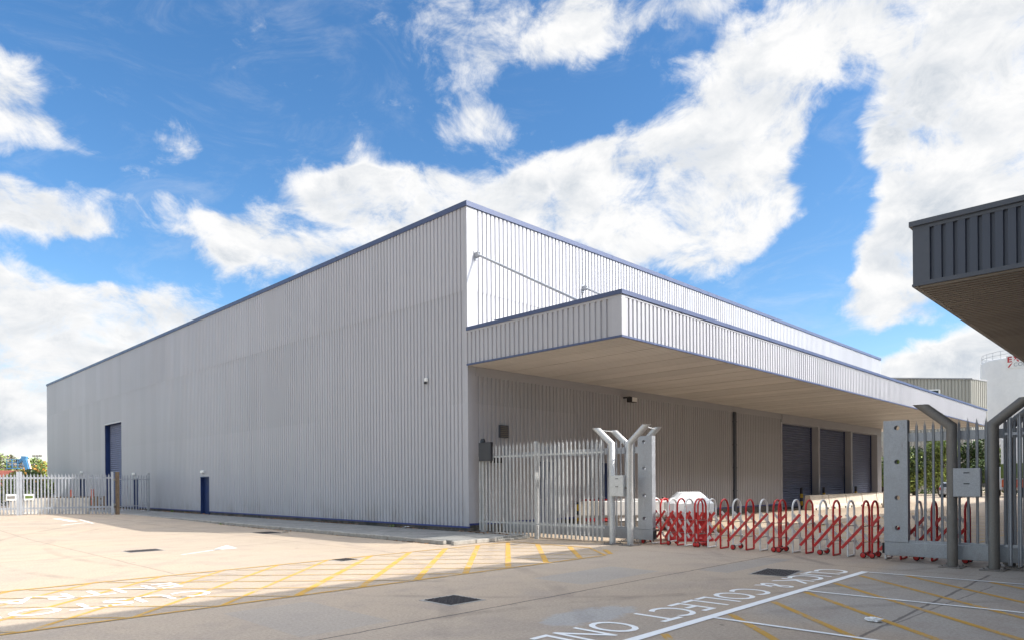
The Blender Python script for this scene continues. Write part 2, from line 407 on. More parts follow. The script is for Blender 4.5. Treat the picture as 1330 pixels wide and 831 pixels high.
def sstep(a, b, x):
    t = min(1, max(0, (x-a)/(b-a))); return t*t*(3-2*t)
def gz(x, y):                                                  # the yard climbs a little towards the far left gate
    r = sstep(26, 41, y)*(1-sstep(13.5, 14.8, x)); return r*(.10 + .11*(1-sstep(8.5, 12.3, x)))
xs_ = [-900, -300, -100, -40, -20, -10, -5, 0, 3, 5, 6, 7, 8, 9, 10, 11, 11.6, 12.3, 12.9, 13.5, 14, 14.4, 14.8, 16, 20, 30, 60, 120, 300, 900]
ys_ = [-900, -300, -100, -40, -10, 0, 6, 12, 18, 22, 26] + [27+i for i in range(15)] + [43, 46, 50, 60, 80, 120, 200, 400, 900]
mb = MB(); nx = len(xs_)
mb.mesh([(x, y, gz(x, y)) for y in ys_ for x in xs_], [[j*nx+i, j*nx+i+1, (j+1)*nx+i+1, (j+1)*nx+i] for j in range(len(ys_)-1) for i in range(nx-1)], 0, True)
mb.build('ground', M['ground'], kind='structure')

mb = MB()
mb.prism([(12.72, 14.9, 0), (14.2, 14.78, 0), (15.9, 14.9, 0), (15.9, 17.6, 0), (15.2, 17.6, 0), (15.2, 90, 0), (12.62, 90, 0), (12.62, 20, 0)], (0, 0, .118))
mb.build('pavement', M['pave'], kind='structure')
mb = MB()
y = 15.05
while y < 60:                                                # kerb stones along the yard side
    dx = random.uniform(-.012, .012); l = .9
    mb.box((12.50+dx, y+.006, 0), (12.62+dx, y+l-.006, .125+random.uniform(-.008, .006)), bev=.012); y += l
x = 12.55
for _ in range(2):
    mb.box((x+.006, 14.68, 0), (x+.84, 14.80, .122+random.uniform(-.01, .004)), bev=.012); x += .86
mb.box((14.28, 14.70, 0), (15.0, 14.80, .06), bev=.012); mb.box((15.02, 14.72, 0), (15.6, 14.80, .05), bev=.012)
mb.build('kerb', M['kerb'], kind='structure')

Z1, Z2 = .004, .008
def strip(mb, a, b, w, z):
    a = Vector((*a, z)); b = Vector((*b, z)); d = (b-a).normalized(); n = Vector((-d.y, d.x, 0))*w/2
    mb.poly([a-n, b-n, b+n, a+n])
mb = MB()                                                    # box junction at the gate: outline and wide bars
strip(mb, (-3, 10.0), (13.2, 9.93), .07, Z2); strip(mb, (13.2, 9.93), (14.45, 11.4), .07, Z2)
strip(mb, (-3, 13.95), (12.3, 14.15), .07, Z2); strip(mb, (14.45, 11.4), (14.42, 14.25), .08, Z2); strip(mb, (12.3, 14.15), (14.42, 14.25), .07, Z2)
mb.build('yellow_box_outline', M['mark_yellow'], kind='structure')
mb = MB()
for kx in range(-4, 12):
    x0 = 1.85 + 1.17*(kx-1); t = 4.12
    x1 = x0 + t
    if x1 > 14.3: t = 14.3 - x0; x1 = 14.3
    if t > .3: strip(mb, (x0, 10.03), (x1, 10.03+t), .125 if x0 > 5 else .075, Z1)
mb.build('yellow_box_bars', M['mark_yellow'], kind='structure')
mb = MB()
for kx in range(0, 15):
    s = 12.95 + 1.17*(kx-2)                                   # x + y = s
    xa, xb = s-13.9, s-10.05
    if xb > 13.0:
        xb = min(14.3, xb)
    if xa < xb and xa < 14.0: strip(mb, (xa, s-xa), (min(xb, 14.3), s-min(xb, 14.3)), .05, .006)
mb.build('yellow_box_cross_lines', M['mark_yellow_thin'], kind='structure')
mb = MB()                                                    # collection bays
strip(mb, (3.0, 4.40), (14.05, 4.45), .13, Z2)
for bx, y0 in ((13.99, -9), (11.02, -9), (8.08, -9), (5.1, -9)): strip(mb, (bx, 4.37), (bx+.2, y0), .075, .0085)
mb.build('white_bay_lines', M['mark_white'], kind='structure')
mb = MB()
for x0 in (6.9, 8.5, 9.78, 10.95, 12.2, 13.45):
    strip(mb, (x0-.05, 4.33), (x0-6.2, 4.33-6.25), .10, Z1)
for a, b in (((13.95, 3.72), (7.5, -2.9)), ((13.97, 2.45), (8.6, -3.1)), ((13.98, 1.2), (9.8, -3.2))): strip(mb, a, b, .10, Z1)
mb.build('yellow_bay_hatching', M['mark_yellow'], kind='structure')
mb = MB()
def ground_text(mb, body, xa, xb, ya, yb, bold=.0):          # read by someone facing -Y: runs towards -X
    v, f = text_mesh(body, 0, 1, 0, 1, lambda s, t: (xa+(xb-xa)*s, yb+(ya-yb)*t, .006), bold); mb.mesh(v, f)
ground_text(mb, 'CLICK', 14.0, 11.68, 4.66, 5.24); ground_text(mb, '&', 11.42, 11.02, 4.66, 5.24)
ground_text(mb, 'COLLECT', 10.62, 7.42, 4.66, 5.28); ground_text(mb, 'ONLY', 7.02, 5.2, 4.66, 5.3)
ground_text(mb, 'CUSTOMER', 4.55, .25, 11.14, 11.74); ground_text(mb, 'ENTRANCE', 4.5, .2, 12.38, 13.02)
mb.build('painted_lettering', M['mark_white'], kind='structure')
mb = MB()                                                    # worn arrows out in the lit yard
strip(mb, (6.5, 18.0), (7.75, 18.75), .10, Z1); mb.poly([(7.5, 18.62, Z1), (7.86, 19.15, Z1), (8.36, 19.75, Z1), (8.2, 18.66, Z1)])
for (a_, b_, w_) in (((8.1, 38.2), (8.2, 35.4), .30), ((7.3, 33.4), (8.4, 34.4), .16), ((8.7, 36.6), (8.5, 33.6), .10)):
    for i in range(6):
        p_ = Vector(a_).lerp(Vector(b_), i/6); q_ = Vector(a_).lerp(Vector(b_), (i+1)/6); n_ = Vector((-(q_-p_).y, (q_-p_).x)).normalized()*w_/2
        mb.poly([(*c_, gz(*c_)+.008) for c_ in (p_-n_, q_-n_, q_+n_, p_+n_)])
mb.build('worn_white_arrows', M['mark_white_faded'], kind='structure')
mb = MB()                                                    # hatching further inside the gate
for i in range(16): strip(mb, (18.6+i*1.3, 4.2), (24.6+i*1.3, 10.2), .09, Z1)
for yy in (4.2, 10.2): strip(mb, (18.2, yy), (46, yy), .09, Z2)
for i in range(9): strip(mb, (50+i*2.6, 1.5), (50+i*2.6, 7.0), .1, Z1)
mb.build('yellow_yard_hatching', M['mark_yellow_thin'], kind='structure')
mb = MB()
for i in range(10): strip(mb, (30+i*2.7, -1.5), (30+i*2.7, 3.3), .09, Z1)
mb.build('white_yard_bay_lines', M['mark_white'], kind='structure')

# drain covers
def drain(label, cx, cy, w, l, rz, slots=True):
    root = thing('drain_cover', label, 'drain cover', (cx, cy, 0), 'iron drain covers set in the concrete', rz)
    Mx = rotz(rz, (cx, cy, 0)); a = MB(); a.box((-w/2-.05, -l/2-.05, 0), (w/2+.05, l/2+.05, .005), M=Mx); a.build('frame', M['kerb'], root)
    a = MB(); n = 9
    a.box((-w/2, -l/2, 0), (w/2, l/2, .008), M=Mx)
    for i in range(n):
        for j in range(n):
            x0 = -w/2+(i+.5)*w/n; y0 = -l/2+(j+.5)*l/n
            if (i+j) % 2: a.box((x0-w/n*.4, y0-l/n*.15, .008), (x0+w/n*.4, y0+l/n*.15, .014), M=Mx)
            else: a.box((x0-w/n*.15, y0-l/n*.4, .008), (x0+w/n*.15, y0+l/n*.4, .014), M=Mx)
    a.build('grating', M['iron'], root)
drain('square iron drain cover in the shaded concrete beside the long joint', 6.70, 7.87, .60, .62, .0)
drain('iron drain cover beside the end of the CLICK lettering', 12.85, 5.65, .95, .62, .12)
drain('small iron drain cover at the back line of the yellow box', 8.59, 13.88, .42, .42, .1)
drain('iron drain cover beside the worn white arrow on the sunlit concrete', 6.2, 19.9, .8, .6, .0)
drain('iron drain cover in the shade of the long grey wall near the kerb', 11.5, 23.7, .7, .9, .0)

# ------------------------------------------------------------------ corrugated cladding
def clad(mb, axis, plane, out, a0, a1, z0, z1, openings=(), seam=None, depth=.037, pitch=.2, m=0):
    """trapezoidal sheet on a plane; out = +1/-1 outward along the other axis"""
    n = max(1, round((a1-a0)/pitch)); p = (a1-a0)/n; prof = []
    for i in range(n):
        b = a0+i*p; prof += [(b, 0), (b+.125/.2*p, 0), (b+.137/.2*p, depth), (b+.186/.2*p, depth)]
    prof.append((a1, 0))
    def P(a, d, z):
        q = plane - out*d
        return (q, a, z) if axis == 'Y' else (a, q, z)
    for (aa, da), (ab, db) in zip(prof[:-1], prof[1:]):
        mid = (aa+ab)/2; segs = [(z0, z1)]
        for oa, ob, oz0, oz1 in openings:
            if oa < mid < ob:
                ns = []
                for s0, s1 in segs:
                    if oz0 > s0: ns.append((s0, min(s1, oz0)))
                    if oz1 < s1: ns.append((max(s0, oz1), s1))
                segs = [s for s in ns if s[1]-s[0] > .01]
        for s0, s1 in segs:
            parts = [(s0, s1, 0)]
            if seam and s0 < seam < s1: parts = [(s0, seam, 0), (seam-.02, s1, -.012)]
            for t0, t1, off in parts:
                mb.poly([P(aa, da+off, t0), P(ab, db+off, t0), P(ab, db+off, t1), P(aa, da+off, t1)], m)

# ------------------------------------------------------------------ warehouse
W = thing('warehouse', 'huge pale grey corrugated warehouse with blue trim and a deep flat canopy', 'warehouse', (BX, BY, 0))
XE, YE = BX+BW, BY+BL
CY, CZ0, CZ1, CXE = 10.909, 5.63, 6.87, 61.2                  # canopy front plane, heights, far end
D1 = (38.44, 39.64, .1, 2.19); D2 = (62.6, 64.7, .1, 2.3); D3 = (50.2, 51.2, .1, 2.19); RO = (53.64, 57.6, .1, 6.19)
mb = MB()
clad(mb, 'Y', BX, -1, BY+.135, YE-.1, .27, BH-.18, (D1, D2, D3, RO), 8.15)
mb.build('wall', M['clad'], W)
mb = MB()
RD = [(39.95, 45.42), (45.66, 51.36), (51.62, 57.0)]          # roller door bays
N1 = (18.70, 19.62, .1, 2.5); N2 = (22.55, 23.5, .1, 2.5)
clad(mb, 'X', BY, -1, BX+.33, 39.75, .37, 5.36, (N1, N2))
clad(mb, 'X', BY, -1, BX+.33, XE-.1, CZ1-.3, BH-.18, (), 8.18)
mb.build('wall', M['clad'], W)
mb = MB()                                                    # plain back walls close the building
mb.poly([(XE, BY+.03, 0), (XE, YE, 0), (XE, YE, BH-.3), (XE, BY+.03, BH-.3)]); mb.poly([(BX+.03, YE, 0), (XE, YE, 0), (XE, YE, BH-.3), (BX+.03, YE, BH-.3)])
mb.poly([(BX+.9, BY+.9, 0), (XE, BY+.9, 0), (XE, BY+.9, BH-.4), (BX+.9, BY+.9, BH-.4)]); mb.poly([(BX+.9, BY+.9, 0), (BX+.9, YE, 0), (BX+.9, YE, BH-.4), (BX+.9, BY+.9, BH-.4)])
mb.build('inner_wall', M['flash'], W)
mb = MB(); mb.box((BX+.05, BY+.05, BH-.5), (XE-.05, YE-.05, BH-.4)); mb.build('roof', M['roof'], W)
mb = MB()                                                    # flashings: corners, wall head under canopy, opening surrounds
mb.box((BX-.006, BY-.006, .26), (BX+.06, BY+.14, BH-.1)); mb.box((BX+.06, BY-.006, .38), (BX+.33, BY+.03, BH-.1))
mb.box((BX-.006, YE-.12, .26), (BX+.04, YE+.02, BH-.1)); mb.box((XE-.12, BY-.006, CZ1-.3), (XE+.02, BY+.05, BH-.1))
mb.box((BX+.33, BY-.02, 5.34), (39.8, BY+.03, CZ0-.003))
for i, (a, b, z0, z1) in enumerate((D1, D2, D3, RO)):
    t = .06
    mb.box((BX-.012, a-t, z1), (BX+.03, b+t, z1+.10)); mb.box((BX-.012, a-t, .27), (BX+.03, a, z1)); mb.box((BX-.012, b, .27), (BX+.03, b+t, z1))
for a, b, z0, z1 in (N1, N2):
    mb.box((a-.06, BY-.012, z1), (b+.06, BY+.03, z1+.06)); mb.box((a-.06, BY-.012, .38), (a, BY+.03, z1)); mb.box((b, BY-.012, .38), (b+.06, BY+.03, z1))
mb.build('flashing', M['flash'], W)
mb = MB()                                                    # blue copings
mb.box((BX-.05, BY-.05, BH-.17), (BX+.28, YE+.05, BH)); mb.box((BX+.28, BY-.05, BH-.17), (XE+.05, BY+.28, BH))
mb.box((XE-.25, BY+.28, BH-.17), (XE+.05, YE+.05, BH))
for i in range(1, 15): mb.box((BX-.054, BY+i*4.0, BH-.176), (BX+.285, BY+i*4.0+.09, BH+.004))
for i in range(1, 11): mb.box((BX+i*4.0, BY-.054, BH-.176), (BX+i*4.0+.09, BY+.285, BH+.004))
mb.build('coping', M['blue'], W)
mb = MB()
def trim_run(mb, axis, plane, cuts, a0, a1, z0, z1, d0, d1):
    pts = [a0]
    for a, b, *_ in sorted(cuts): pts += [a-.06, b+.06]
    pts.append(a1)
    for i in range(0, len(pts), 2):
        if axis == 'Y': mb.box((plane+d0, pts[i], z0), (plane+d1, pts[i+1], z1))
        else: mb.box((pts[i], plane+d0, z0), (pts[i+1], plane+d1, z1))
trim_run(mb, 'Y', BX, (D1, D2, D3, RO), BY-.03, YE, .235, .29, -.03, .03); trim_run(mb, 'X', BY, (N1, N2), BX+.03, 39.75, .325, .39, -.03, .03)
mb.build('base_trim', M['trim_navy'], W)
mb = MB()
trim_run(mb, 'Y', BX, (D1, D2, D3, RO), BY, YE, 0, .235, .004, .1); trim_run(mb, 'X', BY, (N1, N2), BX+.1, 39.75, 0, .325, .006, .1)
mb.build('plinth', M['brick'], W)

# canopy
mb = MB(); CX0 = BX-.045
clad(mb, 'Y', CX0, -1, CY+.32, BY-.02, CZ0+.05, CZ1-.10); mb2 = mb
canopy = mb.build('canopy', M['clad'], W)
mb = MB(); clad(mb, 'X', CY, -1, CX0+.16, CXE-.1, CZ0+.05, CZ1-.10); mb.build('fascia', M['clad'], canopy)
mb = MB(); clad(mb, 'Y', CXE, 1, CY+.1, BY+6, CZ0+.05, CZ1-.10); mb.build('fascia', M['clad'], canopy)
mb = MB()
mb.box((CX0-.006, CY-.006, CZ0+.05), (CX0+.04, CY+.32, CZ1-.1)); mb.box((CX0+.04, CY-.006, CZ0+.05), (CX0+.16, CY+.04, CZ1-.1))
mb.box((CX0-.008, CY+.32, CZ1-.16), (CX0+.03, BY-.02, CZ1-.1)); mb.box((CX0+.16, CY-.008, CZ1-.16), (CXE, CY+.03, CZ1-.1))
mb.build('flashing', M['flash'], canopy)
mb = MB()
mb.box((CX0-.04, CY-.04, CZ1-.1), (CX0+.22, BY-.02, CZ1+.02)); mb.box((CX0+.22, CY-.04, CZ1-.1), (CXE+.04, CY+.22, CZ1+.02))
mb.box((CXE-.2, CY+.22, CZ1-.1), (CXE+.04, BY+6, CZ1+.02))
for i in range(1, 15): mb.box((CX0+i*3.0, CY-.044, CZ1-.104), (CX0+i*3.0+.08, CY+.225, CZ1+.024))
mb.box((CX0-.044, 14.2, CZ1-.104), (CX0+.225, 14.28, CZ1+.024))
mb.build('coping', M['blue'], canopy)
mb = MB()
mb.box((CX0-.025, CY-.025, CZ0-.005), (CX0+.03, BY-.02, CZ0+.05)); mb.box((CX0+.03, CY-.025, CZ0-.005), (CXE+.02, CY+.03, CZ0+.05)); mb.box((CXE-.03, CY+.03, CZ0-.005), (CXE+.02, BY+6, CZ0+.05))
mb.build('lower_trim', M['blue'], canopy)
mb = MB(); xx = CX0+.03; i = 0                                 # soffit: ribbed liner sheets running out from the wall
while xx < CXE-.05:
    wj = .06 if i % 5 == 4 else .038; x1 = min(xx+.2, CXE-.03); z0 = CZ0 + (.006 if (i//5) % 2 else 0)
    for (p, zp), (q, zq) in zip(((xx, z0), (x1-wj, z0), (x1-wj+.006, CZ0+.05), (x1-.006, CZ0+.05)), ((x1-wj, z0), (x1-wj+.006, CZ0+.05), (x1-.006, CZ0+.05), (x1, z0))):
        mb.poly([(p, CY+.03, zp), (q, CY+.03, zq), (q, BY-.02, zq), (p, BY-.02, zp)])
    xx = x1; i += 1
mb.box((XE+.03, BY-.02, CZ0), (CXE-.03, BY+6, CZ0+.03))
mb.build('soffit', M['soffit'], canopy)
mb = MB(); mb.box((CX0+.05, CY+.05, CZ1-.45), (CXE-.05, BY-.03, CZ1-.35)); mb.box((XE+.03, BY-.03, CZ1-.45), (CXE-.05, BY+6, CZ1-.35)); mb.build('roof', M['roof'], canopy)
# hanger struts from the wall down to the canopy edge
for i in range(7):
    bx = 15.72 + 5.75*i; mb = MB()
    mb.tube([(bx, BY-.12, 9.36), (bx, CY+.9, CZ1-.35 - .02)], .042, 12)
    st = mb.build('hanger_strut', M['galv'], W)
    mb = MB()
    mb.box((bx-.07, BY-.03, 9.2), (bx+.07, BY-.004, 9.5)); mb.box((bx-.045, BY-.2, 9.27), (bx-.033, BY-.03, 9.44)); mb.box((bx+.033, BY-.2, 9.27), (bx+.045, BY-.03, 9.44))
    mb.build('bracket', M['galv'], st)

# roller doors
def roller(axis, plane, a, b, z0, z1, d, mat):
    """recessed slatted curtain with reveals"""
    def P(u, w, z): return (plane+w, u, z) if axis == 'Y' else (u, plane+w, z)
    mb = MB(); z = z0; sl = .15
    while z < z1-.001:
        t = min(sl, z1-z)
        for q0, q1, w0, w1 in ((0, .22, .05, 0), (.22, .5, 0, 0), (.5, 1, 0, .05)):
            mb.poly([P(a+.08, d+w0, z+q0*t), P(b-.08, d+w0, z+q0*t), P(b-.08, d+w1, z+q1*t), P(a+.08, d+w1, z+q1*t)])
        z += sl
    door = mb.build('roller_door', mat, W)
    mb = MB()
    for u0, u1 in ((a, a+.11), (b-.11, b)):
        p, q = P(u0, d-.05, z0), P(u1, d-.002, z1); mb.box([min(x, y) for x, y in zip(p, q)], [max(x, y) for x, y in zip(p, q)])
    mb.build('guide_rail', M['navy'], door)
    mb = MB()
    p, q = P(a+.12, d-.03, z0), P(b-.12, d-.003, z0+.12); mb.box([min(x, y) for x, y in zip(p, q)], [max(x, y) for x, y in zip(p, q)])
    mb.build('bottom_rail', M['black'], door)
    return door
for a, b in RD: roller('X', BY, a, b, 0.0, 5.14, .45, M['shutter'])
roller('Y', BX, RO[0], RO[1], .12, RO[3], .32, M['shutter'])
mb = MB()                                                    # piers between the doors and bulkhead over them
for a, b in ((39.75, 39.95), (45.42, 45.66), (51.36, 51.62), (57.0, XE)):
    mb.box((a, BY-.02, 0), (b, BY+.5, 5.14))
mb.build('pier', M['flash'], W)
mb = MB(); mb.box((39.8, BY-.10, 5.14), (XE-.2, BY+.5, CZ0-.003)); mb.build('bulkhead', M['flash'], W)
mb = MB()                                                    # navy reveals of the tall roller
mb.box((BX+.03, RO[1]-.012, .12), (BX+.4, RO[1]+.01, RO[3])); mb.box((BX+.03, RO[0]-.01, .12), (BX+.4, RO[0]+.012, RO[3])); mb.box((BX+.03, RO[0], RO[3]-.012), (BX+.4, RO[1], RO[3]+.01))
mb.build('reveal', M['navy'], W)

# personnel doors
def door(axis, plane, a, b, z0, z1, d=.16, double=False):
    def bx(mb, u0, u1, w0, w1, za, zb, **k):
        if axis == 'Y': mb.box((plane+w0, u0, za), (plane+w1, u1, zb), **k)
        else: mb.box((u0, plane+w0, za), (u1, plane+w1, zb), **k)
    mb = MB(); c = (a+b)/2
    if double: bx(mb, a+.06, c-.006, d, d+.04, z0+.01, z1-.06); bx(mb, c+.006, b-.06, d, d+.04, z0+.01, z1-.06)
    else: bx(mb, a+.06, b-.06, d, d+.04, z0+.01, z1-.06)
    dr = mb.build('door', M['navy'], W)
    mb = MB(); bx(mb, a, a+.055, -.02, d+.06, z0, z1); bx(mb, b-.055, b, -.02, d+.06, z0, z1); bx(mb, a+.055, b-.055, -.018, d+.06, z1-.055, z1)
    bx(mb, a+.055, b-.055, .0, d+.06, z0-.02, z0+.008)
    mb.build('frame', M['navy'], dr)
    mb = MB(); bx(mb, a+.14, a+.2, d-.05, d, z0+.95, z0+1.15); bx(mb, a+.14, a+.32, d-.07, d-.05, z0+1.07, z0+1.10)
    mb.build('handle', M['galv'], dr)
for a, b, z0, z1 in (D1, D3): door('Y', BX, a, b, .12, z1)
door('Y', BX, D2[0], D2[1], .12, D2[3], double=True)
for a, b, z0, z1 in (N1, N2): door('X', BY, a, b, .02, z1, .1)
for yv, z in ((39.22, 2.45), (63.68, 2.8), (50.87, 2.5)):
    mb = MB(); mb.box((BX-.14, yv-.17, z-.07), (BX-.012, yv+.17, z+.08), bev=.025); mb.build('wall_light', M['lamp'], W)
# small fittings on the walls
mb = MB(); mb.box((16.76, BY-.05, 3.30), (17.2, BY+.0, 3.74)); lv = mb.build('louvre_vent', M['flash_dark'], W)
mb = MB()
for i in range(6): mb.box((16.80, BY-.075, 3.34+i*.065), (17.16, BY-.055, 3.375+i*.065))
mb.build('blade', M['galv_dull'], lv)
mb = MB(); mb.box((24.1, BY-.35, 5.25), (24.2, BY-.02, 5.31)); fl = mb.build('floodlight', M['black'], W)
mb = MB(); mb.box((24.0, BY-.52, 5.06), (24.42, BY-.26, 5.28), bev=.02); mb.build('lamp_housing', M['black'], fl)
mb = MB(); mb.box((24.04, BY-.535, 5.08), (24.38, BY-.522, 5.26)); mb.build('lens', M['lamp'], fl)
mb = MB(); mb.box((33.86, BY-.12, 0.02), (34.06, BY-.01, 5.34), bev=.01)
for z in (1.2, 2.4, 3.6, 4.8): mb.box((33.82, BY-.135, z), (34.10, BY-.005, z+.05))
mb.build('downpipe', M['flash_dark'], W)
mb = MB(); mb.box((BX-.10, 19.25, 5.32), (BX-.0, 19.37, 5.46), bev=.02); sn = mb.build('security_sensor', M['lamp'], W)
mb = MB(); mb.lathe([(.001, -.03), (.055, -.03), (.05, .05), (.001, .06)], (BX-.09, 19.31, 5.27), seg=12); mb.build('lens', M['black'], sn)
mb = MB(); mb.box((BX+.33+.6, BY-.1, 2.42), (BX+.33+1.2, BY-.02, 2.62)); mb.build('junction_box', M['black'], W)

# ------------------------------------------------------------------ near building, whose canopy shows top right and whose bulk shades the yard
NB = thing('near_building', 'slate grey corrugated building with a dark overhanging canopy at the right edge', 'building', (15.4, 3.93, 0))
NX, NY, NZ0, NZ1 = 15.4, 3.95, 5.56, 6.84
mb = MB(); clad(mb, 'Y', NX, -1, -4.64, NY-.29, NZ0+.04, NZ1-.10, depth=.055); ncan = mb.build('canopy', M['clad_dark'], NB)
mb = MB(); clad(mb, 'X', NY, 1, NX+.2, 110, NZ0+.04, NZ1-.1, depth=.055, pitch=.25); mb.build('fascia', M['clad_dark'], ncan)
mb = MB()
mb.box((NX-.006, NY-.29, NZ0+.04), (NX+.06, NY+.006, NZ1-.1)); mb.box((NX+.06, NY-.05, NZ0+.04), (NX+.2, NY+.006, NZ1-.1))
mb.box((NX-.008, -4.64, NZ1-.17), (NX+.05, NY-.29, NZ1-.1)); mb.box((NX-.008, -4.64, NZ0+.04), (NX+.05, NY-.29, NZ0+.08))
mb.build('flashing', M['flash_dark'], ncan)
mb = MB(); mb.box((NX-.06, -4.64, NZ1-.1), (NX+.22, NY+.06, NZ1)); mb.box((NX+.22, NY-.2, NZ1-.1), (110, NY+.06, NZ1)); mb.build('coping', M['flash_dark'], ncan)
mb = MB(); mb.box((NX-.02, -4.64, NZ0-.005), (NX+.03, NY+.02, NZ0+.04)); mb.box((NX+.03, NY-.03, NZ0-.005), (110, NY+.02, NZ0+.04)); mb.build('lower_trim', M['flash_dark'], ncan)
mb = MB(); mb.box((NX+.03, -4.6, NZ0+.05), (110, NY-.03, NZ0+.08)); mb.build('backing', M['black'], ncan)
mb = MB(); mb.box((NX+.03, NY-.09, NZ0-.03), (70, NY-.031, NZ0+.045)); xx = NX+.05
while xx < 70:                                                 # slats across the soffit
    mb.box((xx, -4.6, NZ0-.035), (xx+.09, NY-.095, NZ0+.045)); xx += .19
mb.build('soffit', M['soffit_dark'], ncan)
mb = MB(); mb.box((NX+.12, -4.6, NZ1-.4), (110, NY-.12, NZ1-.3)); mb.build('roof', M['roof'], ncan)
mb = MB()
mb.box((19.0, -30, 0), (130, -4.64, 11.0)); mb.box((17.9, -4.64, NZ1-.3), (130, .72, 11.0)); mb.box((5.0, -30, 0), (17.9, -1.02, 11.98)); mb.box((17.9, -30, 0), (19.0, -4.64, 11.5))
mb.build('wall', M['clad_dark'], NB)

# ------------------------------------------------------------------ palisade fences, sliding gates, guide posts
def pale(mb, p, z0, z1, d, w=.068, t=.034, three=True):
    """W-section palisade pale with a split pointed head; d = unit vector along the fence"""
    p = Vector((*p, 0)); d = Vector((*d, 0)); n = Vector((d.y, -d.x, 0))
    prof = [(-.5, 0), (-.28, .7), (-.12, .2), (.12, .2), (.28, .7), (.5, 0)]
    zt = z1-.13
    base = [p + d*(u*w) + n*(v*t) for u, v in prof]
    for i in range(5):
        a, b = base[i], base[i+1]
        mb.poly([a+Vector((0, 0, z0)), b+Vector((0, 0, z0)), b+Vector((0, 0, zt)), a+Vector((0, 0, zt))])
    heads = ((1, 4, 1.0, 0.0),)
    for q in (0, 4):
        a, b = base[q], base[q+1]; zz = Vector((0, 0, zt)); mb.poly([a+zz, b+zz, (a if q == 0 else b).lerp(b if q == 0 else a, .6)+Vector((0, 0, zt+.06))])
    for i0, i1, hh, off in heads:
        a, b = base[i0], base[i1]; c = p + d*(off*w) + n*(.3*t) + Vector((0, 0, zt+.13*hh))
        if i0 == 1: mb.poly([base[1]+Vector((0,0,zt)), base[2]+Vector((0,0,zt)), c]); mb.poly([base[2]+Vector((0,0,zt)), base[3]+Vector((0,0,zt)), c]); mb.poly([base[3]+Vector((0,0,zt)), base[4]+Vector((0,0,zt)), c])
        else: mb.poly([a+Vector((0, 0, zt)), b+Vector((0, 0, zt)), c])
def bar(mb, a, b, w, h, bev=0):
    a = Vector(a); b = Vector(b); d = b-a; ang = math.atan2(d.y, d.x)
    mb.box((0, -w/2, -h/2), (d.length, w/2, h/2), M=Matrix.Translation(a) @ Matrix.Rotation(ang, 4, 'Z') @ Matrix.Rotation(-math.asin(d.z/d.length), 4, 'Y'), bev=bev)

def fence(name, label, cat, a, b, z1, zb, zrails, pitch, posts, w=.068, front=.03, mats=None, group=None, z0f=None):
    a = Vector(a); b = Vector(b); d = (b-a).normalized(); n = Vector((d.y, -d.x)); L = (b-a).length
    root = thing(name, label, cat, (a.x, a.y, 0), group); ms = mats or M['galv']
    mb = MB(); s = pitch*.5
    while s < L:
        p = a + d*s + n*front
        zz = zb if z0f is None else z0f(s/L)
        pale(mb, p, zz, z1+random.uniform(-.012, .012), d, w); s += pitch
    mb.build('pales', ms, root)
    for zr in zrails:
        mb = MB(); bar(mb, (a.x, a.y, zr), (b.x, b.y, zr), .045, .05); mb.build('rail', ms, root)
    for s, hgt, wd in posts:
        p = a + d*(s*L) - n*.06
        mb = MB(); mb.box((-wd/2, -.05, 0), (wd/2, .05, hgt), M=rotz(math.atan2(d.y, d.x), (p.x, p.y, 0)), bev=.006); mb.build('post', ms, root)
    return root
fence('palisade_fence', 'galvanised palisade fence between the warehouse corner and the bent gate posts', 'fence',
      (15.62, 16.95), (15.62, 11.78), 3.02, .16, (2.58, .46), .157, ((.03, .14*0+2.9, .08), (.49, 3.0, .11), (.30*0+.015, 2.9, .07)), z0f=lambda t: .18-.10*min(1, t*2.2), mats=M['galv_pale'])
fence('palisade_fence', 'galvanised palisade fence running out of frame from the rightmost bent post', 'fence',
      (15.97, 2.56), (15.97, -3.0), 3.0, .10, (2.6, .47), .155, ((.5, 3.0, .11), (.99, 3.0, .11)), w=.072)

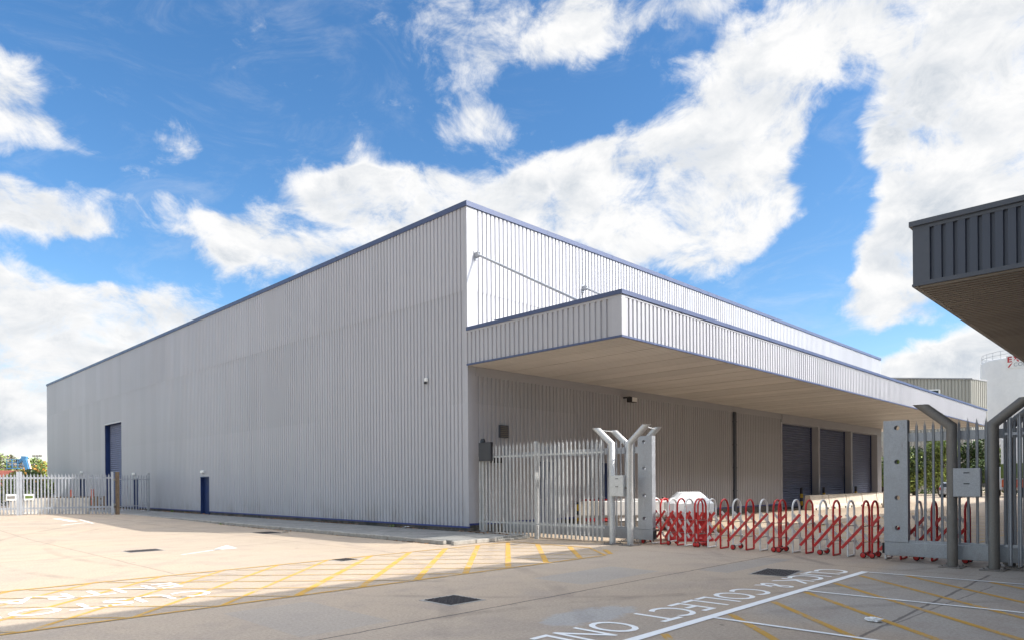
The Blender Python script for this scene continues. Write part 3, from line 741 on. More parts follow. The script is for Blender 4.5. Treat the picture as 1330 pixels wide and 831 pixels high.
def gate(label, y0, y1, plate_at):
    """cantilever sliding gate leaf in the plane X = 16.25, from y0 to y1, holed end plate at plate_at"""
    X = 16.25; sg = 1 if y1 > y0 else -1
    root = thing('sliding_gate', label, 'gate', (X, y0, 0))
    mb = MB(); lo, hi = min(y0, y1), max(y0, y1)
    mb.box((X-.07, lo, .13), (X+.07, hi, .42), bev=.008); mb.box((X-.05, lo, .421), (X+.05, hi, .47)); mb.build('bottom_beam', M['galv'], root)
    mb = MB(); mb.box((X-.02, lo+.02, 2.54), (X+.04, hi-.02, 2.72)); mb.build('top_rail', M['galv'], root)
    mb = MB(); y = y0+sg*.62
    while (y < hi) if sg > 0 else (y > lo):
        pale(mb, (X-.03, y), .47, 2.98, (0, -1), .05, .022); y += sg*.152
    mb.build('pales', M['galv'], root)
    # end plate with four round holes
    mb = MB(); p0, p1 = sorted((y0, y0+sg*.46)); cyc = (p0+p1)/2+(.03 if sg > 0 else -.03); zs = [.42+.30, 1.36, 2.12, 2.84]; r = .052; q = .12
    xs = X-.085
    def rect(a, b, c, d):
        if b-a > 1e-4 and d-c > 1e-4: mb.poly([(xs, a, c), (xs, b, c), (xs, b, d), (xs, a, d)])
    zprev = .425
    for z in zs:
        rect(p0, p1, zprev, z-q); rect(p0, cyc-q, z-q, z+q); rect(cyc+q, p1, z-q, z+q)
        ring = []; sq = []
        for s in range(24):
            an = 2*PI*s/24; c, sn_ = math.cos(an), math.sin(an); mx = max(abs(c), abs(sn_))
            ring.append((xs, cyc+r*c, z+r*sn_)); sq.append((xs, cyc+q*c/mx, z+q*sn_/mx))
        for s in range(24):
            t = (s+1) % 24; mb.poly([ring[s], ring[t], sq[t], sq[s]])
            mb.poly([ring[s], ring[t], (xs+.16, *ring[t][1:]), (xs+.16, *ring[s][1:])])
        # corner fillers of the square cell are covered by the 24-gon projected on the square
        zprev = z+q
    rect(p0, p1, zprev, 3.0)
    xb = xs+.17
    mb.poly([(xb, p0, .425), (xb, p1, .425), (xb, p1, 3.0), (xb, p0, 3.0)][::1]) if False else None
    for yy in (p0, p1): mb.poly([(xs, yy, .425), (xb, yy, .425), (xb, yy, 3.0), (xs, yy, 3.0)])
    mb.poly([(xs, p0, 3.0), (xs, p1, 3.0), (xb, p1, 3.0), (xb, p0, 3.0)])
    mb.build('end_plate', M['galv'], root)
    mb = MB()                                                  # black catch channel on the leading end
    ye = y0 - sg*.0; mb.box((X-.05, min(ye, ye-sg*.05), .17), (X+.05, max(ye, ye-sg*.05), .39)); mb.build('end_stop', M['rubber'], root)
    return root
gate('galvanised sliding gate leaf drawn back behind the fence by the warehouse corner', 10.56, 16.4, 0)
gate('galvanised sliding gate leaf with holed end plate in front of the yard at right', 4.74, -2.6, 0)

def guide_post(label, x, y, lean, r=.088, H=2.80, base=True, link=None, mat='galv', H2=None):
    root = thing('gate_post', label, 'gate post', (x, y, 0), 'bent tube posts guiding the sliding gates')
    mb = MB(); L = .62; e = Vector((x, y, H)); seg = 20
    # upright and leaning head, mitred at the elbow, head cut level
    dz = .47; top = Vector((x, y+lean*L*.88, H+dz))
    dirn = (top-e).normalized(); up = Vector((0, 0, 1)); bis = (up+dirn).normalized()
    rings = []
    for which in range(3):
        rg = []
        for s in range(seg):
            a = 2*PI*s/seg; off = Vector((r*math.cos(a), r*math.sin(a), 0))
            if which == 0: rg.append(Vector((x, y, .02))+off)
            else:
                # vertical line through off meets mitre plane
                q = e+off; t = -(q-e).dot(bis)/up.dot(bis); q1 = q+up*t
                if which == 1: rg.append(q1)
                else:                                              # along head axis up to a level cut
                    t2 = (H+dz-q1.z)/dirn.z; rg.append(q1+dirn*t2)
        rings.append(rg)
    vs = sum(rings, []); fs = [[i*seg+s, i*seg+(s+1) % seg, (i+1)*seg+(s+1) % seg, (i+1)*seg+s] for i in range(2) for s in range(seg)]
    mb.mesh(vs, fs, 0, True); mb.poly([p-Vector((0, 0, .004)) for p in rings[2]])
    mb.build('tube', M[mat], root)
    mb = MB(); mb.box((x-.28, y-.2, 0), (x+.24, y+.2, .018), bev=.004)
    for sx in (-1, 1):
        for sy in (-1, 1): mb.lathe([(.001, .05), (.018, .05), (.018, .015)], (x+sx*.18, y+sy*.14, 0), seg=6)
    mb.build('base_plate', M['galv_dull'], root)
    if link:
        mb = MB(); bar(mb, (x, y+lean*L*.8, H+dz-.05), (link[0], link[1]+lean*L*.8, H+dz-.05), .05, .02); mb.build('tie_bar', M['galv_pale'], root)
    return root
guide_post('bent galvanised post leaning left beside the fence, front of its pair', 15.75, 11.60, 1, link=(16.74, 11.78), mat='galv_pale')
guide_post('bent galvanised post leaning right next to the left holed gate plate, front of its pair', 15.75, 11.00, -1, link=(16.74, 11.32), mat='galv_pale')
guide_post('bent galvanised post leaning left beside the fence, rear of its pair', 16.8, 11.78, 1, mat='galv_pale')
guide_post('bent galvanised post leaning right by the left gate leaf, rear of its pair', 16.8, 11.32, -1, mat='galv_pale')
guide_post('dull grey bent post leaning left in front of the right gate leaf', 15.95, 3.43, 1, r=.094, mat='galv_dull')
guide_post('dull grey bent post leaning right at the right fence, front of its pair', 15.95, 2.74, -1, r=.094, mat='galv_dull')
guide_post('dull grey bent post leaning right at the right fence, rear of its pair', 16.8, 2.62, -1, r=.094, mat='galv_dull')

def control_box(label, y0, y1, z0, z1, x):
    root = thing('control_box', label, 'control box', (x, (y0+y1)/2, z0), 'metal boxes between the bent gate posts')
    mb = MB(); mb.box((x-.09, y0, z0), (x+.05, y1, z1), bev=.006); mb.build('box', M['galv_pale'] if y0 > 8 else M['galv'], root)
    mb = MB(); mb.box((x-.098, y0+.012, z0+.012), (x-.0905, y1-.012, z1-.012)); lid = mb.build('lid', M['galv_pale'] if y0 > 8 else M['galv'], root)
    mb = MB(); c = (y0+y1)/2
    for f in (.44, .82): mb.box((x-.102, c-.05, z0+(z1-z0)*f), (x-.0985, c+.05, z0+(z1-z0)*f+.02))
    mb.build('slot', M['black'], lid)
    mb = MB()
    for yy in (y0-.07, y1): mb.box((x-.03, yy, z0+.2), (x, yy+.07, z0+.26))
    mb.build('bracket', M['galv_dull'], root)
control_box('pale metal box mounted between the bent posts of the left gate', 11.13, 11.56, 1.34, 1.92, 15.72)
control_box('grey metal box with two slots between the dull bent posts at right', 2.93, 3.39, 1.40, 1.96, 15.93)

# black lock box on the fence by the corner
r = thing('lock_box', 'black metal box fixed on the palisade fence at the warehouse corner', 'box', (15.55, 16.55, 2.55))
mb = MB(); mb.box((15.47, 16.22, 2.45), (15.58, 16.80, 3.06), bev=.01); mb.build('box', M['black'], r)
mb = MB(); mb.lathe([(.001, .13), (.06, .12), (.09, .05), (.09, 0)], (15.5, 16.62, 3.06), seg=12); mb.build('beacon', M['glass'], r)

# ------------------------------------------------------------------ expanding barriers
def barrier(label, ys, x0=16.45, w=.42, H=1.27, skew=0.0):
    root = thing('expanding_barrier', label, 'barrier', (x0+w/2, ys[0], 0), 'red and white expanding barriers across the gateway')
    n = len(ys); r = .024
    xo = [x0 + skew*i + random.uniform(-.055, .055) for i in range(n)]
    for i, y in enumerate(ys):
        red = i % 2 == 0; mt = M['red'] if red else M['white']; cast = i in (0, 3, 6)
        zb = .10 if cast else .025; xa = xo[i]; xb = xa+w; R = w/2
        pth = [(xb, y, zb), (xa, y, zb)] + [(xa, y, zb+.3), (xa, y, H-R)] + [(xa+R-R*math.cos(a), y, H-R+R*math.sin(a)) for a in [PI*k/12 for k in range(1, 12)]] + [(xb, y, H-R), (xb, y, zb)]
        mb = MB(); mb.tube(pth[1:], r, 8); mb.tube([(xa-.0, y, zb), (xb, y, zb)], r*.9, 8)
        fr = mb.build('frame', mt, root)
        if cast:
            for xx in (xa, xb):
                mb = MB(); c = (xx, y, .068)
                mb.lathe([(.001, -.028), (.045, -.03), (.062, -.024), (.067, 0), (.062, .024), (.045, .03), (.001, .028)], c, 'X' if False else 'X', 18)
                wh = mb.build('castor', M['rubber'], fr)
                for sx in (-1, 1):
                    mb = MB(); mb.lathe([(.001, sx*.036), (.03, sx*.036), (.052, sx*.031)], c, 'X', 14); mb.build('hub', M['red'], wh)
            if i == 3:
                mb = MB(); mb.tube([(xa-.002, y, .52), (xa-.002, y, .78)], r*1.12, 8); mb.build('sleeve', M['red'], fr)
    def at(s):
        s = max(0, min(n-1, s)); i = min(int(s), n-2); f = s-i
        return ys[i]+(ys[i+1]-ys[i])*f, xo[i]+(xo[i+1]-xo[i])*f
    zl, zh = .2, .94
    for side, mt in ((0, M['red']), (1, M['white'])):
        mb = MB()
        for i in range(-1, n):
            a, b = (i-.4, i+1.6)
            za, zb_ = (zl, zh)
            if side: a, b = i-.6, i+1.4; za, zb_ = zh, zl
            aa, bb = max(a, 0), min(b, n-1)
            if bb-aa < .35: continue
            z0 = za+(zb_-za)*(aa-a)/(b-a); z1 = za+(zb_-za)*(bb-a)/(b-a)
            (ya, xa), (yb, xb) = at(aa), at(bb); off = -.03 if side == 0 else w+.03
            A = Vector((xa+off, ya, z0)); B = Vector((xb+off, yb, z1)); d = (B-A).normalized(); nn = Vector((1, 0, 0)); up = d.cross(nn).normalized()*.031
            t = nn*.006
            mb.prism([A-up-t, A+up-t, B+up-t, B-up-t], t*2)
        mb.build('lattice', mt, root)
    mb = MB()                                                  # pivot rods with bolt heads
    for i, y in enumerate(ys):
        for z in (.344, .704): mb.tube([(xo[i]-.045, y, z), (xo[i]+w+.045, y, z)], .009, 6)
    mb.build('pivot_rod', M['galv_dull'], root)
    return root
barrier('red and white expanding barrier section beside the left gate leaf, half closed', [11.06, 10.76, 10.48, 10.23, 9.95, 9.68, 9.41], 16.42)
barrier('red and white expanding barrier section in front of the downpipe, second from the left gate', [9.31, 9.0, 8.65, 8.32, 7.97, 7.63, 7.30], 16.42)
barrier('red and white expanding barrier section in front of the navy roller doors', [7.16, 6.85, 6.54, 6.22, 5.90, 5.58, 5.26], 16.45, skew=.008)
barrier('red and white expanding barrier section reaching behind the right gate leaf', [5.09, 4.82, 4.54, 4.25, 3.96, 3.66, 3.36], 16.55, skew=.02)

# ------------------------------------------------------------------ things in the yard behind the gate
def plastic_unit(label, cx, cy, rz, s=1.0):
    root = thing('safety_bollard_unit', label, 'safety unit', (cx, cy, 0), None, rz); Mx = rotz(rz, (cx, cy, 0))
    mb = MB(); 
    def ring(z, a, b, c): # chamfered rectangle
        return [Mx @ Vector(p) for p in ((-a+c, -b, z), (a-c, -b, z), (a, -b+c, z), (a, b-c, z), (a-c, b, z), (-a+c, b, z), (-a, b-c, z), (-a, -b+c, z))]
    def loft(mb, rings):
        for r0, r1 in zip(rings[:-1], rings[1:]):
            for i in range(8): j = (i+1) % 8; mb.poly([r0[i], r0[j], r1[j], r1[i]])
        mb.poly(rings[-1]); mb.poly(rings[0][::-1])
    loft(mb, [ring(.0, .66, .42, .16), ring(.08, .66, .42, .16), ring(.12, .60, .38, .14), ring(.55, .60, .38, .14), ring(.58, .63, .40, .15), ring(.78, .63, .40, .15), ring(.84, .66, .42, .16)])
    mb.build('base', M['plastic_red'], root)
    mb = MB(); loft(mb, [ring(.845, .67, .43, .16), ring(1.10, .67, .43, .16), ring(1.40, .34, .24, .10), ring(1.43, .30, .2, .09)])
    mb.build('cover', M['plastic_white'], root)
plastic_unit('red plastic unit with a white faceted cover behind the left barrier', 18.15, 10.6, math.radians(-47))

# concrete barrier blocks
def block(label, cx, cy, rz, l=2.4, h=.82, mat='precast'):
    root = thing('concrete_barrier', label, 'barrier block', (cx, cy, 0), 'pale concrete barrier blocks in the yard', rz); Mx = rotz(rz, (cx, cy, 0))
    mb = MB(); prof = [(-.3, 0), (-.3, .14), (-.2, .3), (-.14, h-.02), (-.12, h), (.12, h), (.14, h-.02), (.2, .3), (.3, .14), (.3, 0)]
    mb.prism([Mx @ Vector((-l/2+.015, y, z)) for y, z in prof], Mx.to_3x3() @ Vector((l-.03, 0, 0)))
    b_ = mb.build('body', M[mat], root)
    mb = MB()
    for sx in (-.32, .32): mb.box((sx*l-.06, -.33, .0), (sx*l+.06, .33, .11), M=Mx)
    mb.build('lifting_slot', M['black'], b_)
    mb = MB()
    for sx in (-.3, .3): mb.tube([Mx @ Vector((sx*l-.07, 0, h-.02)), Mx @ Vector((sx*l-.05, 0, h+.06)), Mx @ Vector((sx*l+.05, 0, h+.06)), Mx @ Vector((sx*l+.07, 0, h-.02))], .012, 6)
    mb.build('lifting_eye', M['galv_dull'], root)
px0 = 40.6
for i, w_ in enumerate(('first and nearest in the row before the roller doors', 'second in the row before the roller doors', 'third in the row before the roller doors', 'fourth in the row before the roller doors', 'fifth and farthest in the row before the roller doors')):
    block('pale concrete barrier block, ' + w_, px0+1.35+i*2.75, 15.95-i*.06, -.02, 2.7, .86)
block('pale concrete barrier block seen through the pales beside the right holed gate plate', 47.5, 13.3, 1.45, 1.3, 1.0)
# stack behind the left gate: blocks standing on grey timber, red and white units behind
root = thing('timber_stack', 'grey weathered timber bearers stacked behind the left sliding gate', 'timber stack', (20.6, 14.6, 0))
Mx = rotz(math.radians(-48), (20.7, 14.3, 0)); mb = MB()
for lv_, z in enumerate((.0, .16, .32)):
    if lv_ % 2 == 0:
        for j in range(7): mb.box((-1.9+j*.6, -.45, z+.003), (-1.75+j*.6, .45, z+.15), M=Mx, bev=.008)
    else:
        for j in range(3): mb.box((-2.0, -.45+j*.37, z+.003), (2.0, -.31+j*.37, z+.15), M=Mx, bev=.008)
for j in range(4): mb.box((-2.05, -.46+j*.25, .475), (2.05, -.30+j*.25, .55), M=Mx, bev=.006)
mb.build('bearers', M['timber_grey'], root)
def cube_block(label, s, l, mat):
    c = Mx @ Vector((s, 0, .553)); r_ = thing('concrete_block', label, 'concrete block', c, 'pale blocks on the timber stack', math.radians(-48))
    mb = MB(); mb.box((s-l/2, -.35, .553), (s+l/2, .35, 1.05), M=Mx, bev=.02); mb.build('body', M[mat], r_)
    mb = MB(); mb.tube([Mx @ Vector((s-.08, 0, 1.04)), Mx @ Vector((s-.05, 0, 1.12)), Mx @ Vector((s+.05, 0, 1.12)), Mx @ Vector((s+.08, 0, 1.04))], .012, 6); mb.build('lifting_eye', M['galv_dull'], r_)
cube_block('tan block on the end of the timber stack nearest the warehouse', -1.55, .72, 'precast')
cube_block('white block on the timber stack beside the tan block', -.45, 1.25, 'plastic_white')
cube_block('white block on the timber stack nearest the expanding barrier', .95, 1.35, 'plastic_white')
def water_barrier(label, cx, cy, rz, mat):
    root = thing('water_filled_barrier', label, 'traffic barrier', (cx, cy, 0), 'plastic water filled barriers behind the gate', rz); Mx = rotz(rz, (cx, cy, 0))
    mb = MB(); prof = [(-.25, 0), (-.25, .12), (-.13, .35), (-.09, 1.06), (-.06, 1.1), (.06, 1.1), (.09, 1.06), (.13, .35), (.25, .12), (.25, 0)]
    mb.prism([Mx @ Vector((-.62, y, z)) for y, z in prof], Mx.to_3x3() @ Vector((1.24, 0, 0))); mb.build('body', M[mat], root)
    mb = MB(); mb.lathe([(.001, .05), (.05, .05), (.055, 0)], Mx @ Vector((0, 0, 1.1)), seg=12); mb.build('filler_cap', M['black'], root)
water_barrier('red plastic water filled barrier behind the white blocks', 20.75, 15.9, math.radians(-46), 'plastic_red')
water_barrier('white plastic water filled barrier between the red ones', 21.65, 15.05, math.radians(-46), 'plastic_white')
water_barrier('red plastic water filled barrier seen over the leftmost barrier hoops', 22.5, 14.2, math.radians(-46), 'plastic_red')
# bollards
def bollard(label, x, y, h=1.15):
    root = thing('bollard', label, 'bollard', (x, y, 0), 'yellow and black steel bollards')
    mb = MB(); r = .085; mb.lathe([(r, 0), (r, h-.03), (r*.7, h), (.001, h)], (x, y, 0), seg=18); t = mb.build('tube', M['black'], root)
    mb = MB()
    for z in (.22, .68): mb.lathe([(r+.003, z), (r+.003, z+.24)], (x, y, 0), seg=18)
    mb.build('band', M['yellow'], root)
for i, w_ in enumerate(('before the first roller door', 'by the pier between the first and second roller doors', 'by the pier between the second and third roller doors', 'beyond the last roller door')):
    bollard('black and yellow steel bollard ' + w_, (42.3, 45.6, 51.5, 57.4)[i], (17.0, 16.9, 16.9, 16.7)[i], 1.3)
bollard('black and yellow steel bollard by the navy doors behind the palisade fence', 19.9, 16.2, 1.0)
# sandbag and grey weight by the barrier
root = thing('sandbag', 'yellow brown sandbag lying on the concrete behind the barrier', 'sandbag', (21.6, 11.5, 0))
mb = MB(); vs = []; fs = []; nu, nv = 16, 8
for j in range(nv+1):
    for i in range(nu):
        a = 2*PI*i/nu; p = -PI/2+PI*j/nv; cr = math.cos(p)**.6 if math.cos(p) > 1e-6 else 0
        vs.append((21.6+.33*cr*math.cos(a)*(1+.06*math.sin(3*a)), 11.5+.24*cr*math.sin(a), .13+.13*math.sin(p)+.015*math.sin(5*a)*cr))
for j in range(nv):
    for i in range(nu): k2 = (i+1) % nu; fs.append([j*nu+i, j*nu+k2, (j+1)*nu+k2, (j+1)*nu+i])
mb.mesh(vs, fs, 0, True); mb.build('bag', M['sand'], root)
root = thing('rubber_weight', 'dark grey rubber weight block beside the yellow sandbag', 'weight', (21.0, 11.9, 0))
mb = MB(); mb.box((20.8, 11.7, 0), (21.25, 12.2, .34), bev=.03); mb.build('block', M['galv_dull'], root)
mb = MB(); mb.box((20.9, 11.85, .34), (21.15, 12.05, .38), bev=.01); mb.build('handle', M['rubber'], root)

# ------------------------------------------------------------------ litter
mb = MB(); rnd = random.Random(3); vs = []; fs = []
for j in range(7):
    for i in range(12):
        a = 2*PI*i/12; p = -PI/2+PI*j/6; rr = rnd.uniform(.45, 1.25)
        vs.append((9.18+.07*math.cos(p)*math.cos(a)*rr, 2.81+.10*math.cos(p)*math.sin(a)*rr, .03+.028*math.sin(p)*rr))
for j in range(6):
    for i in range(12): k2 = (i+1) % 12; fs.append([j*12+i, j*12+k2, (j+1)*12+k2, (j+1)*12+i])
mb.mesh(vs, fs); tag(mb.build('plastic_litter', M['paper']), 'crumpled white plastic litter on the concrete between the bay lines', 'litter')
mb = MB(); rnd = random.Random(11)
for i in range(2600):                                          # dead leaves and moss along the wall foot
    y = rnd.uniform(15.2, 58); x = 15.33-abs(rnd.gauss(0, .10)) if rnd.random() < .72 else 12.48-abs(rnd.gauss(0, .06)); z = .121 if x > 12.6 else .004
    if (math.sin(y*1.3)+math.sin(y*.47+1)) < -.1+rnd.uniform(-1, .8): continue
    a = rnd.uniform(0, PI); s = rnd.uniform(.015, .05); d = Vector((math.cos(a)*s, math.sin(a)*s, rnd.uniform(0, .02))); e = Vector((-math.sin(a)*s*.6, math.cos(a)*s*.6, rnd.uniform(0, .02))); c = Vector((x, y, z+rnd.uniform(0, .015)))
    mb.poly([c-d, c+e, c+d, c-e])
tag(mb.build('leaf_litter', M['litter']), 'dry brown leaf litter gathered along the foot of the long grey wall', 'leaf litter', kind='stuff')
def weed(label, x, y, z, n, h):
    rnd = random.Random(int(y*100)); mb = MB()
    for i in range(n):
        a = rnd.uniform(0, 2*PI); l = rnd.uniform(.5, 1)*h; d = Vector((math.cos(a), math.sin(a), 0)); s = Vector((-d.y, d.x, 0))*.012; b0 = Vector((x, y, z))+d*rnd.uniform(0, .08)
        t = b0+d*l*.6+Vector((0, 0, l)); m_ = (b0+t)/2+Vector((0, 0, l*.15))
        mb.poly([b0-s, b0+s, m_+s, m_-s]); mb.poly([m_-s, m_+s, t])
    tag(mb.build('weed', M['leaf']), label, 'weed', 'weeds growing along the wall foot')
weed('small green weed tuft at the wall foot left of the navy personnel door', 15.2, 43.6, .118, 40, .16)
weed('small green weed tuft at the wall foot near the warehouse corner', 15.22, 21.3, .118, 30, .10)
weed('tiny green weed by the kerb across from the navy personnel door', 12.45, 30.0, .0, 24, .10)
for lb, x, y, z in (('white paper scrap by the left palisade post on the footway', 14.6, 46.9, .118), ('white paper scrap at the foot of the grey wall near the corner', 15.1, 20.3, .118), ('white paper scrap on the kerb edge in the wall shade', 11.95, 23.2, .0)):
    mb = MB(); rnd = random.Random(int(y)); g0 = [[(x+(i-1.5)*.08, y+(j-1.5)*.06, z+.01+rnd.uniform(0, .06)) for i in range(4)] for j in range(4)]
    for j in range(3):
        for i in range(3): mb.poly([g0[j][i], g0[j][i+1], g0[j+1][i+1], g0[j+1][i]])
    tag(mb.build('paper_scrap', M['paper']), lb, 'litter', 'scraps of paper by the long wall')

# ------------------------------------------------------------------ far left: gate across the service road
def palisade_leaf(label, a, b, group, sign=False):
    a = Vector(a); b = Vector(b); d = (b-a).normalized(); L = (b-a).length; n = Vector((d.y, -d.x))
    root = thing('palisade_gate', label, 'gate', (a.x, a.y, 0), group)
    mb = MB(); s = .12
    while s < L-.05: pale(mb, a+d*s+n*.03, .26-.09*s/L*(1 if a.x > 5 else 0), 2.42+random.uniform(-.01, .01), d, .078, .03); s += .155
    mb.build('pales', M['galv'], root)
    for z in (.56, 2.16):
        mb = MB(); bar(mb, (a.x, a.y, z), (b.x, b.y, z), .05, .09); mb.build('rail', M['galv'], root)
    for p in (a, b):
        mb = MB(); mb.box((-.06, -.05, .04), (.06, .05, 2.5), M=rotz(math.atan2(d.y, d.x), (p.x, p.y, 0))); mb.build('stile', M['galv'], root)
    return root
palisade_leaf('pale palisade gate leaf hinged on the brown timber post', (7.75, 43.9), (11.75, 42.75), 'pale palisade gate leaves at the far left')
palisade_leaf('pale palisade gate leaf reaching out of the left edge of the photo', (3.2, 45.2), (7.62, 43.94), 'pale palisade gate leaves at the far left')
for lb, s in (('white notice plate on the pale gate, left of the meeting stiles', -.35), ('white notice plate on the pale gate, right of the meeting stiles', .42)):
    d = Vector((4.0, -1.15)).normalized(); n = Vector((d.y, -d.x)); c = Vector((7.69, 43.92))+d*s+n*.09
    root = thing('notice_plate', lb, 'sign', (c.x, c.y, 1.0), 'notice plates on the pale gate'); Mx = rotz(math.atan2(d.y, d.x), (c.x, c.y, 0))
    mb = MB(); mb.box((-.22, -.01, 1.0), (.22, .01, 1.32), M=Mx); mb.build('plate', M['plastic_white'], root)
    mb = MB(); mb.box((-.17, -.016, 1.08), (.17, -.0105, 1.23), M=Mx); mb.build('panel', M['galv_dull'] if s < 0 else M['olive'], root)
root = thing('timber_post', 'thick brown timber gate post beside the pale palisade gate', 'post', (12.1, 43.1, 0))
mb = MB(); mb.box((12.0, 42.98, 0), (12.18, 43.16, 2.5), bev=.015); mb.build('post', M['wood'], root)
mb = MB(); mb.box((11.9, 42.93, .6), (11.97, 43.1, .72)); mb.box((11.9, 42.93, 2.0), (11.97, 43.1, 2.12)); mb.build('hinge', M['galv_dull'], root)
fence('palisade_fence', 'short grey palisade fence between the brown timber post and the long wall', 'fence', (12.5, 44.6), (14.95, 46.7), 2.42, .25, (.5, 2.1), .27, ((.985, 2.5, .12),), w=.10)

# pale wall blocks and low timber wall behind the gate
block('pale concrete barrier block behind the far left gate, left one', 8.55, 46.1, math.radians(-30), 1.9, 1.05)
block('pale concrete barrier block behind the far left gate, right one', 10.25, 45.1, math.radians(-30), 1.9, 1.05)
root = thing('timber_barrier', 'low brown timber barrier in the wall shade behind the far left gate', 'timber barrier', (13.4, 57.4, 0))
Mx = rotz(math.radians(-42), (12.3, 53.2, .1)); mb = MB()
for j in range(14): mb.box((-2.1+j*.3, -.03, .05), (-1.88+j*.3, .0, .92+random.uniform(-.03, .03)), M=Mx)
for z in (.25, .7): mb.box((-2.15, .003, z), (2.1, .06, z+.09), M=Mx)
mb.build('boards', M['wood'], root)
for lb, x, y, h in (('orange bollard left of the double navy door behind the far left gate', 13.25, 57.8, 1.45), ('orange bollard right of the double navy door, near the tall roller', 14.3, 56.7, 1.5)):
    root = thing('bollard', lb, 'bollard', (x, y, 0), 'orange bollards guarding the long wall')
    mb = MB(); mb.lathe([(.10, 0), (.10, h-.04), (.07, h), (.001, h+.01)], (x, y, 0), seg=16); mb.build('tube', M['orange_red'], root)

# ------------------------------------------------------------------ vegetation
def foliage(mb, clumps, n, size, rnd, nm, flat=.0):
    tot = sum(c[1][0]*c[1][1]*c[1][2] for c in clumps)
    for (c, r, mi) in clumps:
        k = max(20, int(n*r[0]*r[1]*r[2]/tot))
        for _ in range(k):
            while True:
                v = Vector((rnd.uniform(-1, 1), rnd.uniform(-1, 1), rnd.uniform(-1, 1)))
                if .15 < v.length <= 1: break
            v = v*(v.length**-.35)
            p = Vector((c[0]+v.x*r[0], c[1]+v.y*r[1], max(.05, c[2]+v.z*r[2])))
            s = size*rnd.uniform(.5, 1.3); a = Vector((rnd.gauss(0, 1), rnd.gauss(0, 1), rnd.gauss(0, 1)+.3)).normalized(); u = a.orthogonal().normalized()*s; w = a.cross(u).normalized()*s*.55
            ang = rnd.uniform(0, 6.28); u2 = u*math.cos(ang)+w*1.8*math.sin(ang); w2 = (a.cross(u2)).normalized()*s*.5
            mb.poly([p-u2, p-w2*.9, p+u2, p+w2], mi if rnd.random() < .75 else rnd.randrange(nm))
def shrub(label, x, y, h, r, seed, mats, cat='shrub', name='shrub', n=2600, size=.13, group=None, clumps=9, ztop=.95, low=.15):
    rnd = random.Random(seed); root = thing(name, label, cat, (x, y, 0), group); cl = []
    mb = MB()
    for i in range(clumps):
        a = rnd.uniform(0, 6.28); q = math.sqrt(rnd.random())*r*.75; z = h*rnd.uniform(low+.1, ztop-.12); rr = r*rnd.uniform(.28, .5)
        c = (x+q*math.cos(a), y+q*math.sin(a), z); cl.append((c, (rr, rr, min(rr*rnd.uniform(.8, 1.2), h-z)), rnd.randrange(len(mats))))
        p0 = Vector((x+rnd.uniform(-.1, .1), y+rnd.uniform(-.1, .1), 0)); c = Vector(c); m1 = p0.lerp(c, .5)+Vector((rnd.uniform(-.1, .1), rnd.uniform(-.1, .1), .15*h))
        mb.tube([p0, m1, c, c+Vector((rnd.uniform(-.2, .2), rnd.uniform(-.2, .2), rr*.8))], [.05*h/4+.02, .04*h/4+.015, .025, .008], 5)
    mb.build('stem', M['bark'], root)
    mb = MB(); foliage(mb, cl, n, size, rnd, len(mats)); mb.build('crown', [M[m] for m in mats], root)
    return root
G3 = ['leaf', 'leaf_light', 'leaf_dark']
for i, (x, y, h, r, mt, lb) in enumerate((
    (82.5, 24.4, 4.6, 2.6, ['leaf', 'leaf_dark', 'leaf_light'], 'green shrub at the end of the warehouse piers, left of the gate plate'),
    (84.0, 21.6, 5.6, 2.5, ['leaf_light', 'leaf', 'leaf_dark'], 'bright green shrub seen just right of the holed gate plate'),
    (86.0, 19.6, 7.0, 2.6, ['leaf_light', 'leaf', 'leaf_light'], 'tall yellow green shrub behind the parked silver car'),
    (88.5, 17.6, 6.2, 2.6, ['leaf', 'leaf_dark', 'leaf_dark'], 'darker green shrub seen above the grey slotted box'),
    (91.0, 15.6, 6.6, 2.6, ['leaf_light', 'leaf', 'leaf'], 'bright green shrub right of the grey slotted box'),
    (93.0, 13.2, 4.6, 2.4, ['leaf', 'leaf_dark', 'leaf_light'], 'low green shrub behind the right palisade pales'))):
    shrub(lb, x, y, h, r, 20+i, mt, n=5200, size=.17, group='shrubs along the far side of the yard', clumps=13)
mb = MB(); rnd = random.Random(5); cl = []
for i in range(46):
    t = i/45; x = 76+t*30+rnd.uniform(-1, 1); y = 34-t*30+rnd.uniform(-1, 1)
    cl.append(((x+4, y+4, rnd.uniform(.8, 2.2)), (2.0, 2.0, rnd.uniform(1.2, 2.0)), rnd.randrange(3)))
foliage(mb, cl, 9000, .2, rnd, 3); tag(mb.build('hedge', [M['leaf_dark'], M['leaf'], M['leaf']]), 'dark green hedge behind the yard shrubs at right', 'hedge')

def bare_tree(label, x, y, h, seed, spread=.35, group=None):
    rnd = random.Random(seed); root = thing('bare_tree', label, 'tree', (x, y, 0), group)
    mb = MB(); tw = MB()
    def grow(mbx, p, d, l, r, dep):
        q = p+d*l; m_ = p.lerp(q, .5)+Vector((rnd.uniform(-1, 1), rnd.uniform(-1, 1), 0))*l*.06
        mbx.tube([p, m_, q], [r, r*.85, r*.7], 5 if dep < 2 else 4, cap=False)
        if dep >= 5: return
        for _ in range(3 if dep < 4 else 2):
            nd = (d+Vector((rnd.gauss(0, spread), rnd.gauss(0, spread), rnd.uniform(-.05, .25)))).normalized()
            grow(tw, q if rnd.random() < .6 else p.lerp(q, .7), nd, l*rnd.uniform(.6, .85), r*.62, dep+1)
    grow(mb, Vector((x, y, 0)), Vector((0, 0, 1)), h*.27, h*.018, 0)
    mb.build('trunk', M['bark'], root); tw.build('crown', M['leaf_grey'], root)
